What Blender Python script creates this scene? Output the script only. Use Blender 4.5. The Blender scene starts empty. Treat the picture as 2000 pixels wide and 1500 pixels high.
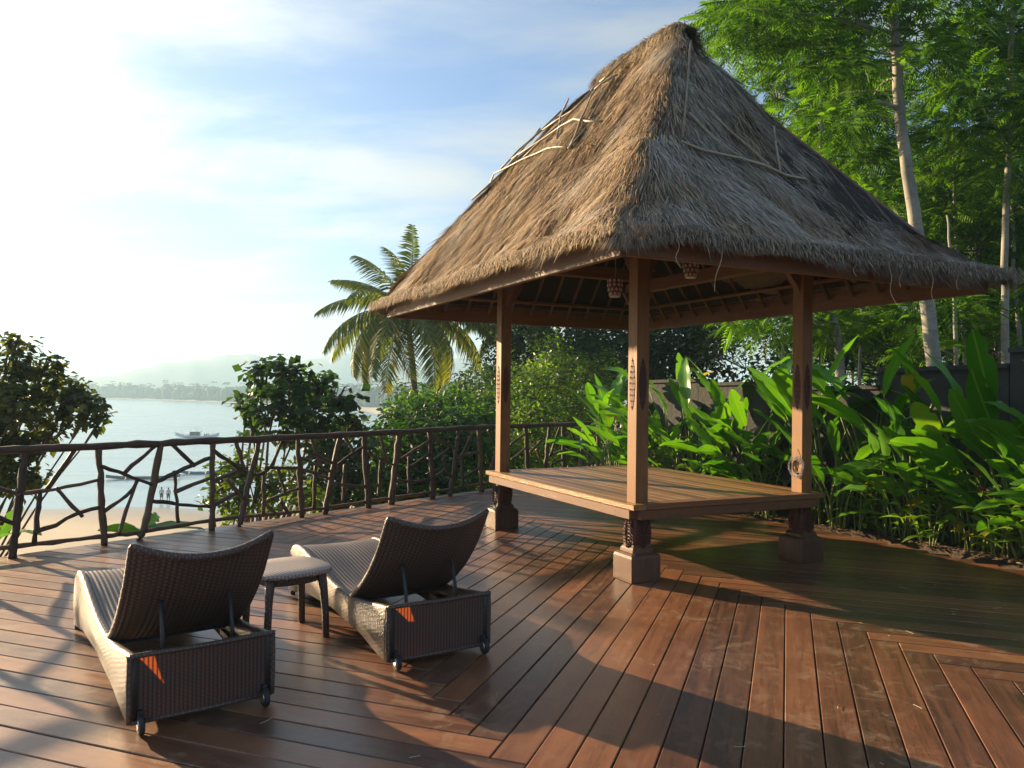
import bpy, bmesh, math, random
import numpy as np
from mathutils import Vector, Matrix, noise

R = math.radians
rng = np.random.default_rng(7)
random.seed(7)
scene = bpy.context.scene
col = scene.collection

# ------------------------------------------------------------------ camera
EYE = 1.65
FPX = 1520.0                       # focal length for a 2000 px wide picture
ROLL, PITCH = R(0.652), R(0.493)
cam_d = bpy.data.cameras.new('camera')
cam_d.sensor_width = 36.0
cam_d.lens = 36.0 * FPX / 2000.0
cam_d.clip_start = 0.05
cam_d.clip_end = 12000.0
cam = bpy.data.objects.new('camera', cam_d)
col.objects.link(cam)
cam.matrix_world = (Matrix.Translation((0, 0, EYE)) @ Matrix.Rotation(R(90) + PITCH, 4, 'X')
                    @ Matrix.Rotation(ROLL, 4, 'Z'))
scene.camera = cam

# ------------------------------------------------------------------ light
SUN_EL = R(13.3)
SH = Vector((0.797, -0.604, 0)).normalized()         # the way shadows fall on the ground
sun_dir = Vector((-SH.x * math.cos(SUN_EL), -SH.y * math.cos(SUN_EL), math.sin(SUN_EL)))
sd = bpy.data.lights.new('sun', 'SUN')
sd.energy = 5.0
sd.angle = R(0.6)
sd.color = (1.0, 0.73, 0.43)
sun = bpy.data.objects.new('sun', sd)
col.objects.link(sun)
sun.rotation_euler = sun_dir.to_track_quat('Z', 'Y').to_euler()
sun.location = sun_dir * 50

world = bpy.data.worlds.new('World')
scene.world = world
world.use_nodes = True
wt = world.node_tree
wt.nodes.clear()


def wn(t, **k):
    n = wt.nodes.new(t)
    for a, b in k.items():
        setattr(n, a, b)
    return n


def wl(a, b):
    wt.links.new(a, b)


def wmath(op, a, b=None, clamp=False):
    n = wn('ShaderNodeMath', operation=op, use_clamp=clamp)
    for i, q in enumerate((a, b)):
        if q is None:
            continue
        if isinstance(q, (int, float)):
            n.inputs[i].default_value = q
        else:
            wl(q, n.inputs[i])
    return n.outputs[0]


sky = wn('ShaderNodeTexSky', sky_type='NISHITA', sun_disc=False)
sky.sun_elevation = SUN_EL
sky.sun_rotation = math.atan2(sun_dir.x, sun_dir.y)
sky.altitude = 0
sky.air_density = 1.0
sky.dust_density = 0.2
sky.ozone_density = 3.0
tc = wn('ShaderNodeTexCoord')
sp = wn('ShaderNodeSeparateXYZ')
wl(tc.outputs['Generated'], sp.inputs[0])
den = wmath('ADD', wmath('MAXIMUM', sp.outputs[2], 0.0), 0.18)
cx = wmath('DIVIDE', sp.outputs[0], den)
cy = wmath('DIVIDE', sp.outputs[1], den)
cb = wn('ShaderNodeCombineXYZ')
wl(cx, cb.inputs[0]); wl(cy, cb.inputs[1])
mp = wn('ShaderNodeMapping')
mp.inputs['Rotation'].default_value = (0, 0, R(35))
mp.inputs['Scale'].default_value = (0.55, 1.15, 1)
mp.inputs['Location'].default_value = (3.1, 1.7, 0)
wl(cb.outputs[0], mp.inputs[0])
nz = wn('ShaderNodeTexNoise')
nz.inputs['Scale'].default_value = 1.7
nz.inputs['Detail'].default_value = 7
nz.inputs['Roughness'].default_value = 0.56
nz.inputs['Distortion'].default_value = 0.35
wl(mp.outputs[0], nz.inputs['Vector'])
rp = wn('ShaderNodeMapRange', interpolation_type='SMOOTHSTEP')
rp.inputs[1].default_value = 0.38
rp.inputs[2].default_value = 0.68
wl(nz.outputs['Fac'], rp.inputs[0])
# thin cloud is lit most where it lies towards the sun
dt = wn('ShaderNodeVectorMath', operation='DOT_PRODUCT')
wl(tc.outputs['Generated'], dt.inputs[0])
dt.inputs[1].default_value = sun_dir
fwd = wmath('POWER', wmath('MAXIMUM', dt.outputs['Value'], 0.0), 3.0)
cl = wmath('ADD', wmath('MULTIPLY', fwd, 6.0), 2.7)
cc = wn('ShaderNodeCombineColor')
wl(wmath('MULTIPLY', cl, 0.94), cc.inputs[0]); wl(cl, cc.inputs[1]); wl(wmath('MULTIPLY', cl, 1.03), cc.inputs[2])
mx = wn('ShaderNodeMix', data_type='RGBA')
low = wmath('POWER', wmath('SUBTRACT', 1.0, wmath('ABSOLUTE', sp.outputs[2]), True), 7.0)       # veil thickens towards the horizon
veil = wmath('ADD', wmath('MULTIPLY', rp.outputs[0], 0.78), wmath('ADD', wmath('MULTIPLY', low, 0.7), wmath('MULTIPLY', fwd, 0.5)), True)
wl(veil, mx.inputs[0])
hs = wn('ShaderNodeMix', data_type='RGBA', blend_type='MULTIPLY')
hs.inputs[0].default_value = 1.0
hs.inputs[7].default_value = (0.80, 0.97, 1.16, 1)
wl(sky.outputs[0], hs.inputs[6])
wl(hs.outputs[2], mx.inputs[6]); wl(cc.outputs[0], mx.inputs[7])
bg = wn('ShaderNodeBackground')
bg.inputs['Strength'].default_value = 0.05
wl(mx.outputs[2], bg.inputs['Color'])
wo = wn('ShaderNodeOutputWorld')
wl(bg.outputs[0], wo.inputs['Surface'])

scene.view_settings.view_transform = 'Standard'
scene.view_settings.look = 'None'
scene.view_settings.gamma = 1.0
scene.view_settings.use_curve_mapping = False
scene.view_settings.exposure = 1.85
scene.render.engine = 'CYCLES'
scene.cycles.use_denoising = True
scene.cycles.max_bounces = 5
scene.cycles.diffuse_bounces = 2
scene.cycles.glossy_bounces = 2
scene.cycles.transmission_bounces = 4
scene.cycles.transparent_max_bounces = 8
scene.cycles.volume_bounces = 0
scene.cycles.sample_clamp_indirect = 8.0


# ------------------------------------------------------------------ helpers
def at(px, py, Y):
    """a point at depth Y seen at a place of the 2000 x 1500 photograph (for laying the place out)"""
    a, b = px - 1000.0, py - 750.0
    c, s = math.cos(ROLL), math.sin(ROLL)
    u, v = a * c + b * s, -a * s + b * c
    d = (u / FPX, 1.0, -v / FPX)
    c, s = math.cos(PITCH), math.sin(PITCH)
    d = (d[0], d[1] * c - d[2] * s, d[1] * s + d[2] * c)
    t = Y / d[1]
    return Vector((d[0] * t, Y, EYE + d[2] * t))


def np_mesh(name, verts, faces, mat, smooth=False, colors=None, uvs=None):
    """faces: list of int arrays (n, k).  colors: per-vertex (n, 3).  uvs: per-vertex (n, 2)"""
    me = bpy.data.meshes.new(name)
    verts = np.asarray(verts, dtype=np.float32).reshape(-1, 3)
    fl = [np.asarray(f, dtype=np.int32) for f in faces if len(f)]
    loops = np.concatenate([f.ravel() for f in fl])
    tot = np.concatenate([np.full(len(f), f.shape[1], dtype=np.int32) for f in fl])
    st = np.concatenate([[0], np.cumsum(tot)[:-1]]).astype(np.int32)
    me.vertices.add(len(verts)); me.vertices.foreach_set('co', verts.ravel())
    me.loops.add(len(loops)); me.loops.foreach_set('vertex_index', loops)
    me.polygons.add(len(tot)); me.polygons.foreach_set('loop_start', st)
    me.polygons.foreach_set('loop_total', tot)
    if smooth:
        me.polygons.foreach_set('use_smooth', np.ones(len(tot), dtype=bool))
    if uvs is not None:
        lay = me.uv_layers.new(name='UVMap')
        lay.data.foreach_set('uv', np.asarray(uvs, dtype=np.float32)[loops].ravel())
    if colors is not None:
        ca = me.color_attributes.new('Col', 'FLOAT_COLOR', 'POINT')
        c4 = np.ones((len(verts), 4), dtype=np.float32)
        c4[:, :3] = colors
        ca.data.foreach_set('color', c4.ravel())
    me.update(calc_edges=True)
    me.validate()
    if mat:
        me.materials.append(mat)
    return me


def link(name, me, parent=None, loc=None, rot=None):
    o = bpy.data.objects.new(name, me)
    col.objects.link(o)
    if parent is not None:
        o.parent = parent
    if loc is not None:
        o.location = loc
    if rot is not None:
        o.rotation_euler = rot
    return o


def tag(o, label, cat, group=None):
    o['label'] = label
    o['category'] = cat
    if group:
        o['group'] = group
    return o


def thing(name, label, cat, loc=(0, 0, 0), rz=0.0, group=None):
    o = link(name, None, None, loc, (0, 0, rz))
    o.empty_display_size = 0.2
    return tag(o, label, cat, group)


def structure(o):
    o['kind'] = 'structure'
    return o


class MB:
    """collects simple solids into one mesh"""

    def __init__(self):
        self.v, self.f, self.uv = [], [], []

    def _add(self, vs, fs, uv=None):
        n = len(self.v)
        self.v += [tuple(p) for p in vs]
        self.uv += uv if uv else [(p[0], p[2]) for p in vs]
        self.f += [tuple(i + n for i in f) for f in fs]

    def box(self, c, s, rz=0.0, taper=1.0, bev=0.0):
        """box centred at c; optional chamfer on all edges"""
        hx, hy, hz = s[0] / 2, s[1] / 2, s[2] / 2
        cr, sr = math.cos(rz), math.sin(rz)
        if bev <= 0:
            prof = [(-hz, 0), (hz, 0)]
        else:
            b = min(bev, hx * .9, hy * .9, hz * .9)
            prof = [(-hz, b), (-hz + b, 0), (hz - b, 0), (hz, b)]
        vs = []
        for z, ins in prof:
            k = 1.0 + (taper - 1.0) * ((z + hz) / (2 * hz))
            ax, ay = hx * k - ins, hy * k - ins
            for x, y in ((-ax, -ay), (ax, -ay), (ax, ay), (-ax, ay)):
                vs.append((c[0] + x * cr - y * sr, c[1] + x * sr + y * cr, c[2] + z))
        n = len(prof)
        fs = [(3, 2, 1, 0), tuple(4 * (n - 1) + i for i in range(4))]
        for k in range(n - 1):
            for i in range(4):
                j = (i + 1) % 4
                fs.append((4 * k + i, 4 * k + j, 4 * k + 4 + j, 4 * k + 4 + i))
        self._add(vs, fs)
        return self

    def loft(self, rings, closed=True, caps=True, uvrings=None, bottom=True):
        m = len(rings[0])
        vs = [p for r in rings for p in r]
        fs = []
        for k in range(len(rings) - 1):
            for i in range(m if closed else m - 1):
                j = (i + 1) % m
                fs.append((k * m + i, k * m + j, (k + 1) * m + j, (k + 1) * m + i))
        if caps and closed:
            if bottom:
                fs.append(tuple(range(m - 1, -1, -1)))
            fs.append(tuple((len(rings) - 1) * m + i for i in range(m)))
        uv = [p for r in uvrings for p in r] if uvrings else None
        self._add(vs, fs, uv)
        return self

    def tube(self, pts, rad, n=6, wob=0.0, caps=True):
        pts = [Vector(p) for p in pts]
        if not hasattr(rad, '__len__'):
            rad = [rad] * len(pts)
        rings = []
        up = Vector((0.13, 0.21, 1)).normalized()
        for i, p in enumerate(pts):
            t = (pts[min(i + 1, len(pts) - 1)] - pts[max(i - 1, 0)])
            if t.length < 1e-9:
                t = Vector((0, 0, 1))
            t.normalize()
            a = t.cross(up)
            if a.length < 0.15:
                a = t.cross(Vector((1, 0.1, 0)))
            a.normalize()
            b = t.cross(a).normalized()
            ring = []
            for k in range(n):
                th = 2 * math.pi * k / n
                r = rad[i] * (1 + (random.uniform(-wob, wob) if wob else 0))
                ring.append(p + a * (r * math.cos(th)) + b * (r * math.sin(th)))
            rings.append(ring)
        return self.loft(rings, True, caps)

    def lathe(self, prof, c=(0, 0, 0), n=16, axis='z'):
        rings = []
        for r, z in prof:
            ring = []
            for k in range(n):
                th = 2 * math.pi * k / n
                if axis == 'z':
                    ring.append((c[0] + r * math.cos(th), c[1] + r * math.sin(th), c[2] + z))
                else:
                    ring.append((c[0] + z, c[1] + r * math.cos(th), c[2] + r * math.sin(th)))
            rings.append(ring)
        return self.loft(rings, True, True)

    def mesh(self, name, mat, smooth=False):
        me = bpy.data.meshes.new(name)
        me.from_pydata(self.v, [], self.f)
        lay = me.uv_layers.new(name='UVMap')
        idx = np.zeros(len(me.loops), dtype=np.int32)
        me.loops.foreach_get('vertex_index', idx)
        lay.data.foreach_set('uv', np.array(self.uv, dtype=np.float32)[idx].ravel())
        if smooth:
            me.polygons.foreach_set('use_smooth', np.ones(len(me.polygons), dtype=bool))
        bm = bmesh.new(); bm.from_mesh(me)
        bmesh.ops.recalc_face_normals(bm, faces=bm.faces)
        bm.to_mesh(me); bm.free()
        if mat:
            me.materials.append(mat)
        return me

    def build(self, name, mat, parent=None, smooth=False, loc=None, rot=None):
        return link(name, self.mesh(name, mat, smooth), parent, loc, rot)


def subdiv_path(pts, n, wob=0.0):
    """a smooth wobbling path through the points"""
    pts = [Vector(p) for p in pts]
    out = []
    for i in range(len(pts) - 1):
        p0, p1, p2, p3 = pts[max(i - 1, 0)], pts[i], pts[i + 1], pts[min(i + 2, len(pts) - 1)]
        for k in range(n):
            t = k / n
            q = 0.5 * ((2 * p1) + (p2 - p0) * t + (2 * p0 - 5 * p1 + 4 * p2 - p3) * t * t
                       + (3 * p1 - p0 - 3 * p2 + p3) * t ** 3)
            if wob and (k or i):
                q += Vector((random.uniform(-wob, wob), random.uniform(-wob, wob), random.uniform(-wob, wob)))
            out.append(q)
    out.append(pts[-1])
    return out


# ------------------------------------------------------------------ materials
class Mat:
    def __init__(self, name):
        self.m = bpy.data.materials.new(name)
        self.m.use_nodes = True
        self.t = self.m.node_tree
        self.b = self.t.nodes['Principled BSDF']
        self.out = self.t.nodes['Material Output']

    def n(self, t, **k):
        nd = self.t.nodes.new(t)
        for a, b in k.items():
            setattr(nd, a, b)
        return nd

    def l(self, a, b):
        self.t.links.new(a, b)

    def set(self, **k):
        for a, v in k.items():
            self.b.inputs[a.replace('_', ' ')].default_value = v
        return self

    def math(self, op, a, b=None, clamp=False):
        nd = self.n('ShaderNodeMath', operation=op, use_clamp=clamp)
        for i, q in enumerate((a, b)):
            if q is None:
                continue
            if isinstance(q, (int, float)):
                nd.inputs[i].default_value = q
            else:
                self.l(q, nd.inputs[i])
        return nd.outputs[0]

    def noise(self, vec, scale, detail=4, rough=.55, dist=0.0, dim='3D'):
        nd = self.n('ShaderNodeTexNoise')
        nd.inputs['Scale'].default_value = scale
        nd.inputs['Detail'].default_value = detail
        nd.inputs['Roughness'].default_value = rough
        nd.inputs['Distortion'].default_value = dist
        if vec is not None:
            self.l(vec, nd.inputs['Vector'])
        return nd.outputs['Fac']

    def mapping(self, vec, scale=(1, 1, 1), loc=None):
        nd = self.n('ShaderNodeMapping')
        nd.inputs['Scale'].default_value = scale
        if loc is not None:
            if isinstance(loc, tuple):
                nd.inputs['Location'].default_value = loc
            else:
                self.l(loc, nd.inputs['Location'])
        self.l(vec, nd.inputs['Vector'])
        return nd.outputs[0]

    def rng(self, x, a, b, c=0.0, d=1.0, smooth=False):
        nd = self.n('ShaderNodeMapRange')
        if smooth:
            nd.interpolation_type = 'SMOOTHSTEP'
        for i, q in enumerate((a, b, c, d)):
            nd.inputs[1 + i].default_value = q
        self.l(x, nd.inputs[0])
        return nd.outputs[0]

    def mix(self, f, a, b, mode='MIX'):
        nd = self.n('ShaderNodeMix', data_type='RGBA', blend_type=mode)
        for i, q in ((0, f), (6, a), (7, b)):
            if isinstance(q, (int, float)):
                nd.inputs[i].default_value = q
            elif isinstance(q, tuple):
                nd.inputs[i].default_value = (*q, 1)
            else:
                self.l(q, nd.inputs[i])
        return nd.outputs[2]

    def ramp(self, f, stops):
        nd = self.n('ShaderNodeValToRGB')
        e = nd.color_ramp.elements
        while len(e) < len(stops):
            e.new(0.5)
        for i, (p, c) in enumerate(stops):
            e[i].position = p
            e[i].color = (*c, 1)
        self.l(f, nd.inputs[0])
        return nd.outputs[0]

    def bump(self, h, strength=.3, dist=.01):
        nd = self.n('ShaderNodeBump')
        nd.inputs['Strength'].default_value = strength
        nd.inputs['Distance'].default_value = dist
        self.l(h, nd.inputs['Height'])
        self.l(nd.outputs[0], self.b.inputs['Normal'])
        return nd

    def color(self, c):
        self.l(c, self.b.inputs['Base Color'])

    def rough(self, c):
        self.l(c, self.b.inputs['Roughness'])


def coords(M, kind='Object'):
    return M.n('ShaderNodeTexCoord').outputs[kind]


def rand(M):
    return M.n('ShaderNodeObjectInfo').outputs['Random']


def wood_mat(name, cols, axis='x', rough=(.3, .55), spread=.5, dust=None, bump=.25, grain=1.0, coat=0.0):
    """wood whose grain runs along one local axis; every object takes its own tone"""
    M = Mat(name)
    oc = coords(M)
    r = rand(M)
    cb_ = M.n('ShaderNodeCombineXYZ')
    for i in range(3):
        M.l(M.math('MULTIPLY', r, 37.0 + 11 * i), cb_.inputs[i])
    sc = {'x': (.55, 9, 9), 'y': (9, .55, 9), 'z': (9, 9, .55)}[axis]
    v = M.mapping(oc, tuple(q * grain for q in sc), cb_.outputs[0])
    g1 = M.noise(v, 2.2, 6, .6, .6)
    v2 = M.mapping(oc, tuple(q * grain * 4 for q in sc), cb_.outputs[0])
    g2 = M.noise(v2, 3.0, 3, .6)
    f = M.math('ADD', M.math('MULTIPLY', g1, .75), M.math('MULTIPLY', g2, .35))
    f = M.math('ADD', f, M.math('MULTIPLY', M.math('SUBTRACT', r, .5), spread))
    c = M.ramp(f, [(.25, cols[0]), (.52, cols[1]), (.8, cols[2])])
    blot = M.noise(M.mapping(oc, (1, 1, 1), cb_.outputs[0]), 2.2, 4, .6, .4)
    c = M.mix(M.rng(blot, .35, .75, 0, .45), c, cols[0], 'MIX')
    if dust:
        wc = M.n('ShaderNodeNewGeometry').outputs['Position']
        d1 = M.noise(M.mapping(wc, (1, 1, 1)), 5.5, 9, .72, 1.2)
        d2 = M.noise(wc, .9, 3, .5)
        df = M.math('MULTIPLY', M.rng(d1, .48, .70, 0, 1, True), M.rng(d2, .35, .65, .15, 1))
        c = M.mix(M.math('MULTIPLY', df, dust[1]), c, dust[0])
        rr = M.math('ADD', M.rng(g1, .3, .7, rough[0], rough[1]), M.math('MULTIPLY', df, .25))
        M.rough(rr)
    else:
        M.rough(M.rng(g1, .3, .7, rough[0], rough[1]))
    M.color(c)
    M.bump(f, bump, .004)
    if coat:
        M.set(Coat_Weight=coat, Coat_Roughness=.30)
    return M.m


MAT = {}
MAT['deck'] = wood_mat('deck_wood', [(.050, .020, .011), (.165, .060, .024), (.29, .112, .042)], 'x',
                       (.44, .60), .5, ((.36, .25, .145), .55), .30, 1.0, .5)
MAT['teak'] = wood_mat('teak_x', [(.09, .035, .013), (.18, .074, .026), (.26, .118, .044)], 'x', (.45, .6), .3)
MAT['teak_y'] = wood_mat('teak_y', [(.10, .048, .016), (.22, .108, .034), (.32, .175, .060)], 'y', (.30, .46), .6)
MAT['teak_z'] = wood_mat('teak_z', [(.11, .042, .011), (.23, .097, .026), (.33, .155, .046)], 'z', (.55, .72), .25)
MAT['teak_ydark'] = wood_mat('teak_beam_y', [(.085, .034, .013), (.17, .070, .025), (.25, .112, .043)], 'y', (.5, .65), .25)
MAT['plinth'] = wood_mat('plinth_wood', [(.045, .018, .009), (.10, .043, .020), (.175, .088, .046)], 'z', (.45, .65), .2)
MAT['carved'] = wood_mat('carved_wood', [(.035, .010, .006), (.085, .022, .010), (.15, .044, .018)], 'z', (.6, .75), .2, None, .5, 2)
MAT['bark'] = wood_mat('branch_bark', [(.030, .017, .011), (.085, .048, .028), (.17, .10, .058)], 'z', (.55, .8), .4, None, .7, 2)
MAT['bamboo'] = wood_mat('split_bamboo', [(.17, .13, .075), (.33, .265, .16), (.46, .385, .26)], 'z', (.4, .6), .5)
MAT['rafter'] = wood_mat('rafter_bamboo', [(.10, .058, .03), (.17, .10, .052), (.24, .15, .08)], 'z', (.4, .6), .4)


def attr_mat(name, tint=(1, 1, 1), rough=.8, trans=0.0, tcol=None, gloss=.25, bump=0):
    """colour from the mesh's own per-piece colours; optional light through thin leaves"""
    M = Mat(name)
    a = M.n('ShaderNodeAttribute', attribute_name='Col')
    c = M.mix(1.0, a.outputs['Color'], tint, 'MULTIPLY')
    M.color(c)
    M.set(Roughness=rough)
    M.b.inputs['Specular IOR Level'].default_value = gloss
    if trans:
        tr = M.n('ShaderNodeBsdfTranslucent')
        M.l(M.mix(1.0, c, tcol, 'MULTIPLY'), tr.inputs[0])
        ms = M.n('ShaderNodeMixShader')
        ms.inputs[0].default_value = trans
        M.l(M.b.outputs[0], ms.inputs[1]); M.l(tr.outputs[0], ms.inputs[2])
        M.l(ms.outputs[0], M.out.inputs['Surface'])
    return M.m


MAT['thatch'] = attr_mat('thatch_straw', (1, 1, 1), .85, 0, None, .15)
MAT['leaf'] = attr_mat('tree_leaf', (1, 1, 1), .45, .42, (1.5, 1.6, .5), .4)
MAT['palmleaf'] = attr_mat('palm_leaf', (1, 1, 1), .45, .35, (1.3, 1.3, .4), .35)
MAT['feather'] = attr_mat('feathery_leaf', (1, 1, 1), .55, .45, (1.4, 1.5, .4), .25)


def leafblade_mat(name, c0, c1, trans=.38, rough=.32):
    """broad leaf blade: pale midrib, side veins, each leaf its own tone"""
    M = Mat(name)
    uv = coords(M, 'UV')
    s = M.n('ShaderNodeSeparateXYZ'); M.l(uv, s.inputs[0])
    ax = M.math('ABSOLUTE', s.outputs[0])
    r = rand(M)
    base = M.mix(r, c0, c1)
    vein = M.math('SINE', M.math('MULTIPLY', M.math('SUBTRACT', s.outputs[1], M.math('MULTIPLY', ax, .18)), 210))
    base = M.mix(M.rng(vein, .2, 1, 0, .22), base, tuple(q * .62 for q in c0))
    mid = M.rng(ax, .018, .05, 1, 0)
    base = M.mix(M.math('MULTIPLY', mid, .6), base, (.20, .30, .07))
    nz_ = M.noise(M.mapping(uv, (3, 3, 3)), 4, 4)
    base = M.mix(M.rng(nz_, .62, .78, 0, .5), base, (.17, .19, .03))
    base = M.mix(M.rng(r, .955, .96), base, (.30, .24, .035))
    nb_ = M.noise(M.mapping(uv, (7, 5, 1)), 2.5, 5, .65)
    base = M.mix(M.math('MULTIPLY', M.rng(ax, .34, .5), M.rng(nb_, .50, .66)), base, (.16, .085, .03))
    M.color(base)
    M.set(Roughness=rough)
    tr = M.n('ShaderNodeBsdfTranslucent')
    M.l(M.mix(1.0, base, (1.7, 1.7, .35), 'MULTIPLY'), tr.inputs[0])
    ms = M.n('ShaderNodeMixShader'); ms.inputs[0].default_value = trans
    M.l(M.b.outputs[0], ms.inputs[1]); M.l(tr.outputs[0], ms.inputs[2])
    M.l(ms.outputs[0], M.out.inputs['Surface'])
    M.bump(vein, .25, .004)
    return M.m


MAT['heli'] = leafblade_mat('heliconia_leaf', (.032, .14, .013), (.12, .32, .026), .40)
MAT['ginger'] = leafblade_mat('ginger_leaf', (.09, .22, .018), (.21, .38, .04), .4, .4)


def plain(name, c, rough=.5, metal=0.0, var=.25, scale=8, bump=0.0, bscale=40):
    M = Mat(name)
    oc = coords(M)
    n1 = M.noise(oc, scale, 5, .6)
    M.color(M.mix(M.rng(n1, .3, .7), tuple(q * (1 - var) for q in c), tuple(min(1, q * (1 + var)) for q in c)))
    M.set(Roughness=rough, Metallic=metal)
    if bump:
        M.bump(M.noise(oc, bscale, 6, .65), bump, .01)
    return M.m


MAT['stem'] = plain('green_stem', (.14, .19, .05), .5, 0, .4, 5)
MAT['paletrunk'] = plain('pale_bark', (.26, .245, .20), .8, 0, .35, 3, .3, 20)
def bark_bands(name, c):
    M = Mat(name)
    oc = coords(M)
    a = M.noise(M.mapping(oc, (3, 3, 14)), 1.0, 6, .65, .6)
    b = M.noise(M.mapping(oc, (1, 1, .8)), 1.6, 5, .6, .4)
    k = M.mix(M.rng(b, .35, .65), tuple(q * .7 for q in c), tuple(q * 1.25 for q in c))
    k = M.mix(M.rng(a, .55, .70, 0, .75), k, tuple(q * .35 for q in c))
    k = M.mix(M.rng(M.noise(oc, 5, 5), .58, .7, 0, .5), k, (.13, .16, .08))
    M.color(k)
    M.set(Roughness=.85)
    M.bump(a, .5, .02)
    return M.m


MAT['paletrunk'] = bark_bands('pale_bark_banded', (.27, .255, .21))
MAT['darktrunk'] = plain('dark_bark', (.10, .075, .05), .85, 0, .4, 5, .5, 20)
MAT['petal'] = plain('red_petal', (.55, .02, .03), .5, 0, .3, 10)
MAT['metal'] = plain('grey_metal', (.25, .25, .26), .38, .7, .15)
MAT['darkmetal'] = plain('dark_metal', (.05, .05, .055), .45, .5, .15)
MAT['rubber'] = plain('black_rubber', (.02, .02, .02), .6)
MAT['chrome'] = plain('wheel_hub', (.5, .5, .5), .25, .9, .1)
MAT['wire'] = plain('woven_wire', (.35, .33, .31), .55, .1, .3)
MAT['shell'] = plain('capiz_shell', (.62, .55, .47), .4, 0, .2, 30)
MAT['shellred'] = plain('lantern_red', (.22, .05, .035), .6, 0, .3)
MAT['soil'] = plain('garden_soil', (.085, .055, .036), .95, 0, .5, 9, .9, 30)
MAT['mulch'] = plain('mulch_chip', (.17, .105, .062), .9, 0, .6, 3)
MAT['under'] = plain('under_deck_shade', (.012, .010, .008), .95)
MAT['straw'] = plain('straw_bit', (.50, .40, .25), .7, 0, .3)
MAT['skin'] = plain('skin', (.16, .085, .05), .6)
MAT['cloth_light'] = plain('light_cloth', (.55, .56, .60), .85)
MAT['cloth_dark'] = plain('dark_cloth', (.04, .045, .07), .85)
MAT['hair'] = plain('dark_hair', (.012, .01, .01), .6)
MAT['hullwhite'] = plain('white_hull', (.72, .74, .75), .45, 0, .08)
MAT['hullblue'] = plain('blue_paint', (.05, .13, .28), .45, 0, .15)
MAT['hullgreen'] = plain('green_paint', (.07, .25, .14), .45, 0, .15)
MAT['canopy'] = plain('boat_cabin', (.09, .09, .12), .6, 0, .3)


def wicker(name, c0, c1, a=.020, b=.010, trans=.0, tcol=(.6, .16, .03), bump=.5, stripe=.5):
    """round weavers over upright stakes, from UVs in metres"""
    M = Mat(name)
    uv = coords(M, 'UV')
    s = M.n('ShaderNodeSeparateXYZ'); M.l(uv, s.inputs[0])
    pu = M.math('MULTIPLY', s.outputs[0], math.pi / a)
    pv = M.math('MULTIPLY', s.outputs[1], math.pi / b)
    su = M.math('SINE', pu); sv = M.math('SINE', pv)
    weave = M.math('ABSOLUTE', M.math('MULTIPLY', M.math('ADD', M.math('MULTIPLY', su, M.math('SIGN', sv)), .0), M.math('ABSOLUTE', sv)))
    over = M.rng(M.math('MULTIPLY', su, M.math('SIGN', sv)), -.6, .6, 0, 1)
    rib = M.math('ABSOLUTE', M.math('SINE', M.math('MULTIPLY', s.outputs[0], math.pi / a)))
    h = M.math('ADD', M.math('MULTIPLY', M.math('MULTIPLY', over, M.math('ABSOLUTE', sv)), 1 - stripe), M.math('MULTIPLY', rib, stripe))
    nn = M.noise(M.mapping(uv, (60, 160, 1)), 1.0, 3)
    f = M.math('ADD', M.math('MULTIPLY', h, .75), M.math('MULTIPLY', nn, .3))
    c = M.mix(M.rng(f, .1, .85), c0, c1)
    M.color(c)
    M.set(Roughness=.5)
    M.bump(h, bump, .004)
    if trans:
        tr = M.n('ShaderNodeBsdfTranslucent')
        M.l(M.mix(M.rng(rib, .35, .75), tuple(q * .15 for q in tcol), tcol), tr.inputs[0])
        ms = M.n('ShaderNodeMixShader'); ms.inputs[0].default_value = trans
        M.l(M.b.outputs[0], ms.inputs[1]); M.l(tr.outputs[0], ms.inputs[2])
        M.l(ms.outputs[0], M.out.inputs['Surface'])
    return M.m


W0, W1 = (.022, .015, .012), (.15, .105, .083)
MAT['wicker'] = wicker('brown_wicker', W0, W1, .026, .013)
MAT['wicker_panel'] = wicker('brown_wicker_open', (.024, .018, .015), (.085, .062, .050), .020, .010, .14, (.95, .20, .02))
MAT['wicker_top'] = wicker('pale_wicker', (.08, .06, .05), (.46, .38, .32), .022, .011)
MAT['wicker_edge'] = wicker('wicker_edge', W0, W1, .016, .016)

# ------------------------------------------------------------------ ground, sea, hills
FN = (-0.777, 0.63)                  # outward normal of the fence line


def fence_s(x, y):
    return (x + 4.75) * FN[0] + (y - 7.43) * FN[1]


def edge_d(x, y):
    return (x - 4.13) * .86 + (y - 8.94) * .5


def ground_z(x, y):
    x = np.asarray(x, float); y = np.asarray(y, float)
    s = fence_s(x, y) - .45
    dr = edge_d(x, y)
    z0 = -.40 + .33 * np.clip(dr / .1 + .3, 0, 1) + .10 * np.clip(dr - 2.0, 0, 40)
    drop = 14.0 * (1 - np.exp(-np.maximum(s, 0) / 9.0)) + .10 * np.clip(dr - 2.0, 0, 40) * (1 - np.exp(-np.maximum(s, 0) / 9.0))
    hill = z0 - drop
    r = np.hypot(x, y)
    ph = np.degrees(np.arctan2(x, y))
    rn = np.interp(ph, [-90, -33, -25, -18, -12, -8, -5], [135, 101, 97.5, 89, 100, 180, 5000])
    rf = np.interp(ph, [-100, -60, -33, -27.8, -19.6, -11.5, -8, -5], [2400, 1700, 1150, 976, 709, 524, 300, 100])
    zb = np.clip(-12 + (rn - r) * .03, -15, -10.8)
    zf = np.clip(-12 + (r - rf) * .03, -15, -10.4)
    low = np.maximum(zb, zf)
    return np.where(s > 0, np.maximum(hill, low), z0)


def gz(x, y):
    return float(ground_z(x, y))


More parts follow.
